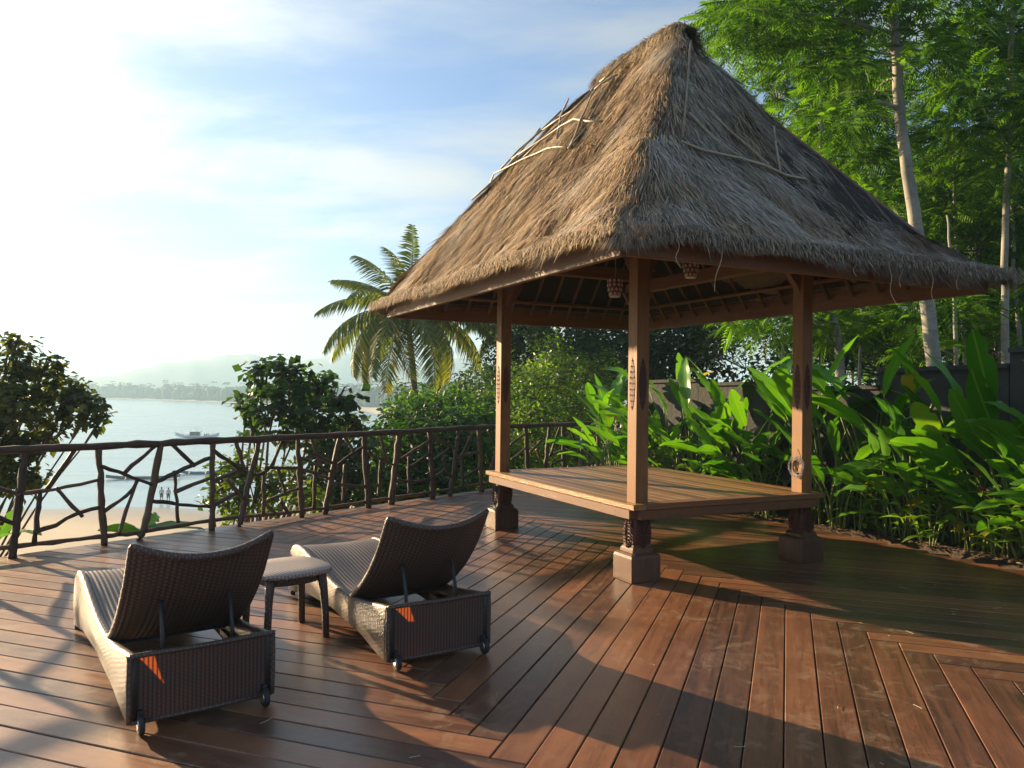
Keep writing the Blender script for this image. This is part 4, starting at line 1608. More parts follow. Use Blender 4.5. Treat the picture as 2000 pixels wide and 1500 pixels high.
def ginger(x, y, h, ns, label, flower=0, seed=0, cat_group='ginger plants in front of the wall', nleaf=8):
    r_ = random.Random(seed)
    t = thing('ginger_plant', label, 'plant', (x, y, .02), 0, cat_group)
    for k in range(ns):
        a = r_.uniform(0, 6.28)
        b = Vector((math.cos(a), math.sin(a), 0)) * r_.uniform(.0, .10)
        hh = h * r_.uniform(.6, 1.0)
        out = Vector((math.cos(a) - .2, math.sin(a) - .1, 0)) * r_.uniform(.05, .28)
        P = subdiv_path([b, b + out * .4 + Vector((0, 0, hh * .55)), b + out + Vector((0, 0, hh))], 4)
        st = MB().tube(P, [.009 - .005 * i / (len(P) - 1) for i in range(len(P))], 5).build('stalk', MAT['stem'], t, True)
        for j in range(nleaf):
            f = .22 + .78 * j / nleaf
            i = min(int(f * (len(P) - 1)), len(P) - 2)
            q = P[i].lerp(P[i + 1], f * (len(P) - 1) - i)
            s = (1 if j % 2 else -1)
            aa = a + 1.57 * s + r_.uniform(-.6, .6)
            d = Vector((math.cos(aa), math.sin(aa), r_.uniform(.2, .9)))
            o = link('leaf', r_.choice(ging_blades), t, q, aim(d, r_.uniform(-.5, .5)))
            sc = r_.uniform(.75, 1.15); o.scale = (sc, sc, sc)
        if k < flower:
            m = MB()
            for z in range(5):
                for g in range(6):
                    an = g * 1.047 + z * .5
                    rr = .028 - .004 * z
                    c = P[-1] + Vector((rr * math.cos(an), rr * math.sin(an), z * .012))
                    m.loft([[c + Vector((.008, 0, -.012)), c + Vector((0, .008, -.012)), c + Vector((-.008, 0, -.012)), c + Vector((0, -.008, -.012))],
                            [c + Vector((.002 + .01 * math.cos(an), .01 * math.sin(an), .018)), c + Vector((.01 * math.cos(an), .002 + .01 * math.sin(an), .018)),
                             c + Vector((-.002 + .01 * math.cos(an), .01 * math.sin(an), .018)), c + Vector((.01 * math.cos(an), -.002 + .01 * math.sin(an), .018))]])
            m.build('flower', MAT['petal'], t, True)
    return t


gl = [(9.15, .14, .85, 5, 'yellow-green ginger plant just right of the right post plinth', 1, 7),
      (8.75, .22, .62, 3, 'low ginger plant beside the bare stalks right of the pavilion', 0, 6),
      (8.42, .14, .52, 4, 'small low bright ginger tuft at the deck edge', 0, 7),
      (8.05, .16, .95, 4, 'ginger plant with a red flower, left of the two flowering ones', 1, 7),
      (7.78, .12, .78, 4, 'ginger plant with a drooping red flower at the deck edge', 1, 8),
      (7.35, .16, .85, 4, 'ginger plant at the right edge of the picture', 0, 8),
      (9.75, .2, .6, 4, 'ginger plant behind the right corner of the platform', 0, 7),
      (10.4, .12, .7, 4, 'pale ginger plant behind the platform, right of centre', 0, 8),
      (11.1, .12, .75, 5, 'pale ginger plant behind the platform middle', 0, 8),
      (11.75, .10, .85, 6, 'bushy lime ginger plant by the near post behind the platform', 0, 8),
      (12.5, .15, .8, 4, 'ginger plant at the back corner of the platform', 0, 7)]
for i, (y, off, h, ns, lab, fl, nf) in enumerate(gl):
    p = edge_pt(y, off)
    ginger(p.x, p.y, h, ns, lab, fl, 200 + i, 'ginger plants in front of the wall', nf)


# ------------------------------------------------------------------ trees
def leaf_mesh(name, P, N, size, aspect, cols, mat, jitter=.35, droop=0.0):
    """P: points (n,3), N: preferred facing (n,3); each leaf is a folded pointed blade"""
    n = len(P)
    nn = N + rng.normal(0, jitter, (n, 3)); nn /= np.linalg.norm(nn, axis=1)[:, None]
    rv = rng.normal(0, 1, (n, 3)); rv[:, 2] -= droop
    d = np.cross(nn, np.cross(rv, nn)); d /= np.linalg.norm(d, axis=1)[:, None] + 1e-9
    s = np.cross(d, nn)
    L = size * rng.uniform(.65, 1.25, n); Wd = L * aspect * .5
    base = P; tip = P + d * L[:, None]
    mid = P + d * (L * .55)[:, None]
    l = mid + s * Wd[:, None] + nn * (Wd * .35)[:, None]
    r = mid - s * Wd[:, None] + nn * (Wd * .35)[:, None]
    V = np.stack([base, l, tip, r], 1).reshape(-1, 3)
    i = np.arange(n) * 4
    F = np.concatenate([np.stack([i, i + 1, i + 2], -1), np.stack([i, i + 2, i + 3], -1)])
    return np_mesh(name, V, [F], mat, False, np.repeat(cols, 4, 0))


def mixcol(n, a, b, sd=.18):
    t = np.clip(rng.uniform(0, 1, n) + rng.normal(0, .1, n), 0, 1)[:, None]
    c = np.array(a)[None] * (1 - t) + np.array(b)[None] * t
    return np.clip(c * (1 + rng.normal(0, sd, (n, 1))), .004, 1)


def blob_points(blobs, per, shell=.45):
    """cluster centres spread through ellipsoids (x, y, z, rx, rz)"""
    out, nor = [], []
    for b in blobs:
        n = max(3, int(per * b[3] * b[3] * (b[4] / b[3])))
        v = rng.normal(0, 1, (n, 3)); v /= np.linalg.norm(v, axis=1)[:, None]
        q = rng.uniform(shell, 1.0, n) ** .7
        p = v * q[:, None] * np.array([b[3], b[3], b[4]])[None] * (1 + rng.normal(0, .12, (n, 1)))
        out.append(p + np.array(b[:3])[None]); nor.append(v)
    return np.concatenate(out), np.concatenate(nor)


def broadleaf(name, label, base, blobs, per, cluster, leafsize, aspect, ca, cb_, trunk_r=.16, spread=.22, group=None, cat='tree', bark='darktrunk', jitter=.5):
    base = Vector(base)
    t = thing(name, label, cat, base, 0, group)
    tb_ = MB()
    top = Vector((np.mean([b[0] for b in blobs]), np.mean([b[1] for b in blobs]), np.mean([b[2] for b in blobs]))) - base
    fork = top * .55
    fork.z = min(fork.z, top.z * .6)
    P = subdiv_path([Vector((0, 0, -.3)), fork * .5 + Vector((.12, .1, 0)), fork], 4, .03)
    tb_.tube(P, [trunk_r * (1 - .35 * i / (len(P) - 1)) for i in range(len(P))], 8, .06)
    for b in blobs:
        c = Vector(b[:3]) - base
        m = fork.lerp(c, .5) + Vector((random.uniform(-.2, .2), random.uniform(-.2, .2), random.uniform(.0, .3)))
        Q = subdiv_path([fork, m, c], 4, .03)
        tb_.tube(Q, [trunk_r * .3 * (1 - .85 * i / (len(Q) - 1)) + .005 for i in range(len(Q))], 6)
        for k in range(6):
            v = Vector((random.gauss(0, 1), random.gauss(0, 1), random.gauss(.2, 1))).normalized()
            e = c + Vector((v.x * b[3], v.y * b[3], v.z * b[4])) * .85
            tb_.tube([c.lerp(fork, .1), c.lerp(e, .55) + Vector((0, 0, .04)), e], [.018, .011, .005], 4)
    tb_.build('trunk', MAT[bark], t, True)
    cp, cn = blob_points(blobs, per)
    n = len(cp)
    P = np.repeat(cp, cluster, 0) + rng.normal(0, 1, (n * cluster, 3)) * spread
    N = np.repeat(cn, cluster, 0) * .5 + np.array([[0, 0, .75]])
    C_ = mixcol(n, ca, cb_)
    C_ = np.repeat(C_, cluster, 0) * (1 + rng.normal(0, .15, (n * cluster, 1)))
    C_ = np.clip(C_, .003, 1)
    me = leaf_mesh('crown', P - np.array(base)[None], N, leafsize, aspect, C_, MAT['leaf'], jitter, .5)
    link('crown', me, t)
    return t


def B(px, py, Y, r, k=1.0):
    p = at(px, py, Y)
    rr = r * Y / FPX
    return (p.x, p.y + random.uniform(-.25, .25), p.z, rr, rr * k)


def root(x, y):
    return (x, y, gz(x, y) - .05)


# tree at the left edge of the picture, reddish-green and loose
Yl = 11.5
bl = [B(35, 700, Yl, 36), B(75, 715, Yl, 26), B(95, 755, Yl + .5, 42), B(15, 765, Yl, 55), B(60, 790, Yl - .4, 40), B(130, 795, Yl, 40), B(178, 800, Yl, 28), B(150, 772, Yl + .5, 24),
      B(60, 850, Yl, 36), B(20, 860, Yl + .4, 42), B(25, 920, Yl, 46), B(70, 940, Yl + .5, 26), B(-50, 800, Yl, 75), B(-80, 900, Yl, 80), B(100, 845, Yl, 20), B(200, 815, Yl, 14), B(20, 670, Yl, 18), B(-60, 720, Yl, 40)]
broadleaf('seaside_tree', 'loose bushy tree with reddish-green leaves at the left picture edge', root(-11.2, 12.2), bl, 260, 11, .14, .6, (.030, .050, .010), (.10, .105, .018), .08, .06)
# round-leaved tree behind the fence, left of the palm
Yc = 15.0
bc = [B(545, 715, Yc, 36), B(510, 745, Yc, 42), B(570, 745, Yc, 44), B(620, 760, Yc + .5, 42), B(665, 770, Yc, 32), B(480, 790, Yc, 28), B(535, 795, Yc - .5, 48), B(600, 805, Yc, 48), B(660, 815, Yc, 36),
      B(500, 818, Yc, 30), B(560, 850, Yc - .6, 36), B(625, 850, Yc, 36), B(690, 830, Yc + .5, 30)]
broadleaf('round_leaved_tree', 'dark glossy round-leaved tree rising above the fence left of the palm', root(-6.1, 15.6), [(b[0], b[1], b[2], b[3] * .86, b[4] * .86) for b in bc], 105, 12, .19, .8, (.018, .048, .012), (.050, .105, .016), .14, .07)
bc2 = [B(430, 930, 12.6, 34), B(470, 905, 12.6, 30), B(455, 975, 12.5, 42), B(510, 960, 12.7, 40), B(500, 915, 13, 26), B(550, 940, 13, 36), B(590, 975, 13, 36)]
broadleaf('seaside_shrub', 'bright green bush seen through the fence behind the left lounger', root(-5.0, 13.0), bc2, 230, 10, .12, .62, (.035, .075, .010), (.12, .17, .02), .07, .07, None, 'shrub')
bc3 = [B(620, 900, 14.2, 46), B(670, 930, 14, 50), B(600, 950, 14, 40), B(700, 880, 14.6, 40), B(730, 950, 13.6, 36), B(650, 980, 13.6, 30), B(640, 870, 14.6, 36)]
broadleaf('seaside_shrub', 'dark leafy bush behind the fence below the round-leaved tree', root(-3.6, 14.6), bc3, 190, 11, .13, .7, (.018, .045, .010), (.06, .10, .016), .09, .08, None, 'shrub')

bb = [B(760, 850, 17, 50), B(800, 820, 17.5, 40), B(860, 815, 17.5, 45), B(740, 900, 15.5, 60), B(820, 890, 16, 70), B(760, 960, 15, 50), B(880, 870, 16.5, 60), B(840, 950, 15.5, 60)]
broadleaf('leafy_bush', 'dense dark green bush behind the fence under the coconut palm', root(-2.6, 17.0), bb + [B(700, 960, 14.6, 50), B(900, 980, 15.5, 60), B(800, 1000, 15, 60)], 150, 13, .16, .6, (.014, .045, .012), (.045, .115, .020), .1, .12, None, 'bush')
bb = [B(900, 800, 18.5, 42), B(950, 815, 18, 40), B(870, 790, 19, 34), B(930, 850, 17.5, 55), B(910, 920, 17, 60), B(970, 900, 17, 50), B(830, 790, 19.5, 40), B(790, 800, 20, 36)]
broadleaf('leafy_bush', 'light green leafy bush behind the fence left of the left post', root(-1.1, 18.4), bb + [B(960, 970, 16.5, 50)], 170, 12, .15, .55, (.035, .10, .014), (.11, .23, .02), .1, .11, None, 'bush')
bb = [B(1040, 760, 20, 55), B(1090, 740, 20.5, 60), B(1130, 790, 19.5, 55), B(1060, 820, 19, 60), B(1010, 800, 19.5, 50), B(1120, 860, 18.5, 60), B(1050, 890, 18.5, 60), B(1160, 730, 21, 45), B(1180, 800, 20, 60)]
broadleaf('leafy_tree', 'light olive-green tree between the left and near pavilion posts', root(1.0, 20.5), bb + [B(1100, 930, 18, 60), B(1010, 930, 18, 60), B(1180, 900, 18.5, 60), B(1080, 690, 21.5, 40)], 130, 13, .15, .45, (.04, .095, .010), (.15, .25, .02), .12, .14)
bb = [B(1100, 660, 26, 70), B(1180, 650, 26, 80), B(1150, 720, 25, 70), B(1250, 640, 26, 80), B(1300, 660, 25, 80), B(1230, 720, 24, 80), B(1330, 720, 24, 70), B(1000, 700, 28, 60), B(1380, 650, 26, 70), B(1020, 640, 28, 60), B(1290, 580, 27, 70), B(1400, 600, 28, 70)]
broadleaf('evergreen_tree', 'dense dark evergreen tree behind the pavilion between near and right posts', root(4.0, 26.0), bb, 85, 14, .2, .55, (.012, .036, .012), (.04, .085, .02), .2, .18)
bb = [B(980, 800, 30, 80), B(880, 790, 34, 60), B(1060, 780, 30, 70), B(800, 800, 36, 50), B(940, 760, 34, 50)]
broadleaf('evergreen_tree', 'hazy green tree beyond the bushes, behind the left pavilion post', root(-1.0, 32), bb + [B(1100, 850, 28, 90), B(960, 860, 28, 90)], 60, 13, .24, .6, (.02, .05, .015), (.06, .11, .025), .2, .25)


# coconut palms
def frond_mesh(L, droop, seed, yellow=0.0):
    r_ = random.Random(seed)
    V, F, Cc = [], [], []
    n = 34
    pts = []
    y = z = 0.0
    for k in range(n + 1):
        t = k / n
        a = .55 - droop * t ** 1.2
        if k:
            y += L / n * math.cos(a); z += L / n * math.sin(a)
        pts.append((y, z, a))
    for k in range(n):
        (y0, z0, a0), (y1, z1, a1) = pts[k], pts[k + 1]
        w0, w1 = .035 * (1 - k / n) + .006, .035 * (1 - (k + 1) / n) + .006
        b = len(V)
        V += [(-w0, y0, z0), (w0, y0, z0), (0, y0, z0 - w0 * 1.2), (-w1, y1, z1), (w1, y1, z1), (0, y1, z1 - w1 * 1.2)]
        F += [(b, b + 1, b + 4), (b, b + 4, b + 3), (b + 1, b + 2, b + 5), (b + 1, b + 5, b + 4), (b + 2, b, b + 3), (b + 2, b + 3, b + 5)]
        Cc += [(.18, .17, .05)] * 6
    for k in range(4, n + 1):
        for sub in (0, .5):
            kk = min(k + sub, n)
            i = min(int(kk), n - 1); f = kk - i
            y0 = pts[i][0] * (1 - f) + pts[i + 1][0] * f; z0 = pts[i][1] * (1 - f) + pts[i + 1][1] * f; a = pts[i][2]
            t = kk / n
            ll = L * .21 * (math.sin(math.pi * min(1, t * .82 + .14)) ** .6) * r_.uniform(.85, 1.1)
            for s in (-1, 1):
                out = Vector((s * .80, .58 * math.cos(a), .58 * math.sin(a) - r_.uniform(.25, .75))).normalized()
                w = .040 * r_.uniform(.8, 1.2)
                al = Vector((0, math.cos(a), math.sin(a)))
                p0 = Vector((0, y0, z0)); p1 = p0 + out * ll * .5; p2 = p0 + out * ll + Vector((0, 0, -ll * .32))
                b = len(V)
                V += [tuple(p0 - al * w * .5), tuple(p0 + al * w * .5), tuple(p1 + al * w), tuple(p1 - al * w), tuple(p2)]
                F += [(b, b + 1, b + 2), (b, b + 2, b + 3), (b + 3, b + 2, b + 4)]
                g = r_.uniform(0, 1)
                c = Vector((.050, .095, .013)).lerp(Vector((.15, .19, .025)), g)
                if r_.random() < yellow:
                    c = Vector((.30, .27, .03))
                Cc += [tuple(c)] * 5
    return np_mesh('frond', V, [np.array(F)], MAT['palmleaf'], False, np.array(Cc))


fronds = [frond_mesh(4.1, d, i, y) for i, (d, y) in enumerate(((.5, 0), (.9, .0), (1.25, .04), (1.5, .10), (1.75, .35), (1.1, 0)))]


def palm(label, crown, base, spec, scale=1.0):
    base = Vector(base); crown = Vector(crown)
    t = thing('coconut_palm', label, 'palm', base, 0, 'coconut palms on the slope')
    c = crown - base
    P = subdiv_path([Vector((0, 0, -.3)), c * .4 + Vector((.5, .2, 0)), c], 8, .03)
    MB().tube(P, [.17 - .07 * i / (len(P) - 1) for i in range(len(P))], 8, .08).build('trunk', MAT['darktrunk'], t, True)
    for az, el, k, s in spec:
        o = link('frond', fronds[k], t, c + Vector((0, 0, .05)))
        # az: 0 = to the right of the picture, 90 = away; el: tilt of the frond's base
        o.rotation_euler = (Matrix.Rotation(R(az - 90), 4, 'Z') @ Matrix.Rotation(R(el), 4, 'X') @ Matrix.Rotation(R(random.uniform(-25, 25)), 4, 'Y')).to_euler()
        s *= scale
        o.scale = (s, s, s)
    for k in range(7):
        a = random.uniform(0, 6.28)
        MB().lathe([(.02, -.13), (.09, -.08), (.11, 0), (.08, .09), (.02, .12)], c + Vector((.22 * math.cos(a), .22 * math.sin(a), -.25 - .08 * (k % 3))), 8).build('coconut', MAT['stem'], t, True)
    return t


pc = at(795, 612, 28.0)
palm('tall coconut palm with drooping fronds left of the pavilion roof corner', pc, root(pc.x + .6, 28.6),
     [(165, 15, 1, .85), (190, 0, 2, .85), (205, -18, 3, .9), (228, -30, 4, .95), (250, -35, 3, .95), (275, -40, 4, .85), (300, -38, 3, 1), (325, -35, 4, .95), (345, -15, 2, .9), (10, 0, 2, .85),
      (130, 55, 5, .8), (105, 68, 0, .8), (60, 50, 1, .8), (150, 35, 1, .85), (35, 25, 2, .9), (90, 10, 2, .9), (170, -22, 3, .9), (0, -30, 3, .9), (240, 5, 2, .85), (310, 0, 2, .85), (215, -45, 4, .9), (262, -20, 3, .95), (290, -15, 3, .95), (335, -48, 4, .9), (255, -50, 4, .9), (20, -25, 3, .95), (355, 5, 2, 1.05), (5, 18, 2, 1.05), (345, -8, 2, 1.05), (15, -8, 3, 1.05)], .98)
pc = at(1030, 632, 33.0)
palm('coconut palm behind the left pavilion post, mostly hidden by the roof', pc, root(pc.x + .4, 33.5),
     [(175, 5, 2, 1), (190, -10, 2, 1), (215, -25, 3, 1), (250, -35, 4, .9), (290, -35, 4, 1), (320, -30, 3, 1), (350, -5, 2, 1), (10, 10, 1, 1), (60, 40, 1, .9), (130, 40, 1, .9), (90, 60, 0, .8), (200, 20, 1, 1), (335, 15, 2, 1)], .8)


# tall feathery trees on the right
def feather_leaves(P, D, L0):
    """twice-divided leaves: a rib with pairs of narrow drooping leaflets"""
    n = len(P)
    NP = 7
    d = D / (np.linalg.norm(D, axis=1)[:, None] + 1e-9)
    up = np.array([[0, 0, 1.0]]) + rng.normal(0, .35, (n, 3))
    s = np.cross(d, up); s /= np.linalg.norm(s, axis=1)[:, None] + 1e-9
    nr = np.cross(s, d)
    L = L0 * rng.uniform(.7, 1.25, n)
    V, F, C_ = [], [], []
    col_ = mixcol(n, (.030, .095, .010), (.13, .265, .018), .22)
    base = 0
    for k in range(NP):
        f = .2 + .8 * k / (NP - 1)
        q = P + d * (L * f)[:, None] - np.array([[0, 0, 1.0]]) * (L * .28 * f * f)[:, None]
        ll = L * (.50 - .30 * abs(f - .45)) * .9
        for sg in (-1, 1):
            o = d * .55 + s * sg * .85 - np.array([[0, 0, .25]])
            o /= np.linalg.norm(o, axis=1)[:, None]
            w = ll * .13
            tip = q + o * ll[:, None] - np.array([[0, 0, 1.0]]) * (ll * .15)[:, None]
            mid = q + o * (ll * .5)[:, None]
            V.append(np.stack([q, mid + d * w[:, None], tip, mid - d * w[:, None]], 1).reshape(-1, 3))
            i = base + np.arange(n) * 4
            F.append(np.stack([i, i + 1, i + 2], -1)); F.append(np.stack([i, i + 2, i + 3], -1))
            base += n * 4
            C_.append(np.repeat(col_ * rng.uniform(.85, 1.15, (n, 1)), 4, 0))
    return np.concatenate(V), np.concatenate(F), np.concatenate(C_)


def feathery(label, trunk_px, blobs, per, r0, r1, L0=.5, limbs=(), group='pale-trunked feathery trees', cat='tree'):
    pts = [at(*p) for p in trunk_px]
    b0 = pts[-1]
    g = gz(b0.x, b0.y)
    base = Vector((b0.x, b0.y, g - .05))
    t = thing('feathery_tree', label, cat, base, 0, group)
    path = [base - Vector((0, 0, .2))] + [p for p in pts[::-1] if p.z > base.z + .3]
    P = subdiv_path([p - base for p in path], 5, .012)
    m = MB().tube(P, [r0 + (r1 - r0) * i / (len(P) - 1) for i in range(len(P))], 8, .04)
    m.build('trunk', MAT['paletrunk'], t, True)
    for lp in limbs:
        Q = subdiv_path([at(*p) - base for p in lp], 5, .015)
        MB().tube(Q, [r1 * .75 * (1 - .75 * i / (len(Q) - 1)) for i in range(len(Q))], 6).build('limb', MAT['paletrunk'], t, True)
    tw = MB()
    allp, alld = [], []
    tops = [p for p in path[1:]]
    for b in blobs:
        c = Vector(b[:3])
        near = min(P, key=lambda q: ((q + base) - c).length + max(0, (q + base).z - c.z) * .8) + base
        Q = subdiv_path([near - base, near.lerp(c, .5) - base + Vector((0, 0, .12)), c - base], 3, .02)
        tw.tube(Q, [.022 * (1 - .7 * i / (len(Q) - 1)) for i in range(len(Q))], 5)
        n = max(6, int(per * b[3] ** 2))
        v = rng.normal(0, 1, (n, 3)); v /= np.linalg.norm(v, axis=1)[:, None]
        q = rng.uniform(.15, 1.05, n) ** .5
        p = v * q[:, None] * np.array([b[3], b[3], b[4]])[None]
        dd = v * np.array([1, 1, .35]) + rng.normal(0, .35, (n, 3))
        allp.append(p + np.array(b[:3])[None] - np.array(base)[None]); alld.append(dd)
    tw.build('twigs', MAT['paletrunk'], t, True)['kind'] = 'stuff'
    V, F, C_ = feather_leaves(np.concatenate(allp), np.concatenate(alld), L0)
    link('crown', np_mesh('crown', V, [F], MAT['feather'], False, C_), t)
    return t


def FB(lst, Y, k=.6):
    return [B(x, y, Y + random.uniform(-1.2, 1.2), r, k) for x, y, r in lst]


PER = 260
feathery('tallest feathery tree with a thick pale forked trunk rising behind the roof',
         [(1738, -120, 14), (1742, 0, 14), (1752, 110, 14), (1757, 220, 14), (1778, 370, 14), (1805, 560, 14), (1826, 745, 14)],
         FB([(1440, 30, 60), (1520, 50, 70), (1600, 40, 70), (1450, 90, 40), (1560, 120, 55), (1500, -30, 80), (1620, -20, 80), (1700, 40, 60), (1660, 120, 55), (1840, 30, 70), (1800, 110, 60),
             (1880, -30, 80), (1760, -40, 80), (1640, 230, 50), (1560, 210, 45), (1700, 190, 40)], 14), PER, .155, .055, .42,
         [[(1752, 105, 14), (1700, 60, 14), (1640, 42, 14), (1560, 50, 13.8)], [(1753, 110, 14), (1775, 50, 14.1), (1790, -20, 14.2)], [(1758, 215, 14), (1720, 200, 13.8), (1690, 205, 13.7), (1660, 200, 13.6)], [(1700, 60, 14), (1660, 20, 14), (1620, -20, 14)]])
feathery('feathery tree with a pale trunk right of the tallest one, leaning left',
         [(1990, -100, 16), (1976, 60, 16), (1970, 300, 16), (1962, 480, 16), (1964, 700, 16)],
         FB([(1900, 80, 70), (1960, 60, 80), (1990, 160, 80), (1880, 170, 60), (1930, 240, 70), (2010, 260, 70), (1860, 260, 50), (1960, 330, 60), (2040, 60, 90), (2050, 200, 90)], 16), PER, .085, .04, .42,
         [[(1970, 300, 16), (1935, 225, 15.6), (1895, 200, 15.4)]])
feathery('slender feathery tree between the roof edge and the tallest trunk',
         [(1600, 120, 17), (1602, 200, 17), (1610, 400, 17), (1622, 590, 17), (1640, 700, 17)],
         FB([(1590, 260, 60), (1650, 300, 60), (1700, 270, 50), (1690, 340, 50), (1600, 170, 50), (1660, 180, 60), (1720, 380, 50), (1560, 620, 50), (1500, 640, 55), (1450, 620, 45), (1620, 640, 50), (1540, 560, 50)], 17), PER, .11, .04, .42,
         [[(1605, 230, 17), (1580, 200, 16.8), (1560, 180, 16.7)], [(1640, 690, 17), (1600, 640, 16.8), (1570, 600, 16.7)]])
rest = [((1862, 300), (1885, 690), 18, .07, [(1830, 300, 60), (1880, 330, 60), (1850, 400, 55), (1900, 420, 55), (1820, 470, 45), (1780, 620, 55), (1840, 640, 50)]),
        ((1905, 350), (1925, 690), 19, .07, [(1930, 430, 60), (1980, 420, 60), (1900, 500, 50), (1960, 520, 55), (1870, 570, 50)]),
        ((1950, 380), (1955, 690), 20, .08, [(2000, 500, 70), (1940, 600, 55), (1990, 590, 60), (1900, 620, 50)]),
        ((1838, 330), (1850, 700), 21, .055, [(1790, 340, 55), (1800, 430, 50), (1770, 480, 40), (1740, 640, 60), (1690, 620, 55)]),
        ((1975, 360), (1992, 690), 17.5, .07, [(2030, 400, 80), (2050, 550, 80), (1980, 640, 50)]),
        ((1700, 300), (1715, 700), 23, .06, [(1690, 420, 70), (1640, 420, 70), (1700, 520, 70), (1640, 560, 70), (1600, 500, 70)]),
        ((1560, 250), (1585, 700), 24, .06, [(1560, 300, 60), (1520, 330, 60), (1570, 400, 70), (1500, 450, 70), (1480, 560, 70)]),
        ((1780, 250), (1790, 700), 26, .06, [(1760, 250, 70), (1820, 200, 70), (1740, 330, 70), (1860, 380, 70), (1800, 540, 70), (1850, 500, 70)]),
        ((1925, 150), (1935, 700), 27, .07, [(1920, 150, 80), (1990, 320, 80), (1900, 300, 80), (1950, 420, 80), (2000, 650, 70), (1900, 680, 60)]),
        ((1660, 150), (1665, 700), 28, .06, [(1660, 180, 70), (1720, 120, 70), (1620, 300, 70), (1680, 660, 80), (1600, 680, 70), (1740, 700, 70)])]
rest += [((1850, 420), (1868, 700), 15, .05, [(1830, 560, 40), (1880, 600, 40), (1800, 680, 40)]),
         ((1905, 430), (1900, 700), 22, .06, [(1880, 420, 60), (1930, 480, 60), (1860, 640, 60)]),
         ((1938, 420), (1946, 700), 24, .06, [(1980, 460, 70), (1900, 560, 60), (1960, 660, 60)]),
         ((1800, 350), (1765, 700), 20, .05, [(1760, 420, 60), (1800, 380, 50), (1720, 460, 50), (1760, 560, 60)]),
         ((1690, 380), (1680, 700), 19, .05, [(1660, 470, 60), (1700, 580, 50), (1640, 640, 50), (1600, 580, 50)]),
         ((2010, 300), (2020, 700), 19, .07, [(2020, 300, 90), (2040, 440, 90), (2000, 560, 70)]),
         ((1520, 200), (1530, 700), 20, .06, [(1490, 40, 80), (1430, 70, 60), (1540, 130, 70), (1600, 90, 80), (1480, 180, 50), (1560, 240, 50), (1640, 150, 60)])]
names = ['slim feathery tree second right of the tallest trunk', 'slim feathery tree third right of the tallest trunk', 'slim pale tree fourth right of the tallest trunk',
         'thin pale tree just right of the tallest trunk', 'slim feathery tree at the right picture edge', 'thin feathery tree left of the tallest trunk, farther back',
         'thin feathery tree showing right of the thatched roof slope', 'distant feathery tree behind the tallest trunk', 'distant feathery tree at upper right behind the slim trunks',
         'distant feathery tree left of the tallest trunk, farthest back',
         'short slender pole-like tree close behind the wall, right of the tallest trunk', 'thin grey tree in the middle of the slim trunks at right', 'thin far tree between the slim trunks near the right edge',
         'thin leaning tree crossing behind the tallest trunk', 'thin tree just above the heliconias, left of the tallest trunk', 'leafy feathery tree half outside the right picture edge',
         'feathery tree whose crown shows beside the roof peak']
for (tp, bp_, Y, r, bl_), lab in zip(rest, names):
    mx_ = ((tp[0] + bp_[0]) / 2 + random.uniform(-6, 6), (tp[1] + bp_[1]) / 2)
    feathery(lab, [(tp[0], tp[1], Y), (mx_[0], mx_[1], Y), (bp_[0], bp_[1], Y)], FB(bl_, Y), PER * .7, r, r * .4, .5)
# dark undergrowth on the bank behind the wall
bb = [B(x, y, 22 + (i % 3) * 2, 80) for i, (x, y) in enumerate(((1420, 720), (1500, 700), (1560, 730), (1640, 720), (1720, 720), (1800, 700), (1880, 710), (1960, 690), (2040, 680), (1680, 660), (1840, 650), (1920, 620), (2000, 600), (1480, 640)))]
broadleaf('undergrowth_thicket', 'dark leafy thicket on the bank behind the pale trunks', root(12.0, 23.0), bb, 24, 12, .22, .5, (.012, .030, .008), (.04, .07, .014), .1, .28, None, 'thicket')

# young plant with broad leaves beyond the fence at left
pl = thing('broad_leaved_plant', 'low plant with broad leaves lying at the foot of the fence at left', 'plant', root(-4.15, 8.75))
for k, (dx, dy, dz, s) in enumerate(((1, .4, .12, .75), (.7, .75, .2, .7), (-.6, .5, .25, .6), (.2, 1, .5, .6), (-1, .1, .2, .55))):
    o = link('leaf', heli_blades[k % 9], pl, (0, 0, -pl.location.z + .02), aim(Vector((dx, dy, dz)), .3 * k))
    o.scale = (s, s, s)
MB().tube([(0, 0, 0), (.02, .02, -pl.location.z * .5), (0, 0, -pl.location.z + .03)], .02, 6).build('stalk', MAT['stem'], pl, True)
pl = thing('broad_leaved_plant', 'broad leaf tip poking through the fence at the left picture edge', 'plant', root(-5.35, 8.0))
for k, (dx, dy, dz, s) in enumerate(((.8, -.2, .55, .75), (-.5, .6, .7, .8), (.2, .8, .8, .7))):
    o = link('leaf', heli_blades[(k + 3) % 9], pl, (0, 0, -pl.location.z + .0), aim(Vector((dx, dy, dz)), .3 * k))
    o.scale = (s, s, s)
MB().tube([(0, 0, 0), (.02, .02, -pl.location.z * .5), (0, 0, -pl.location.z + .02)], .02, 6).build('stalk', MAT['stem'], pl, True)


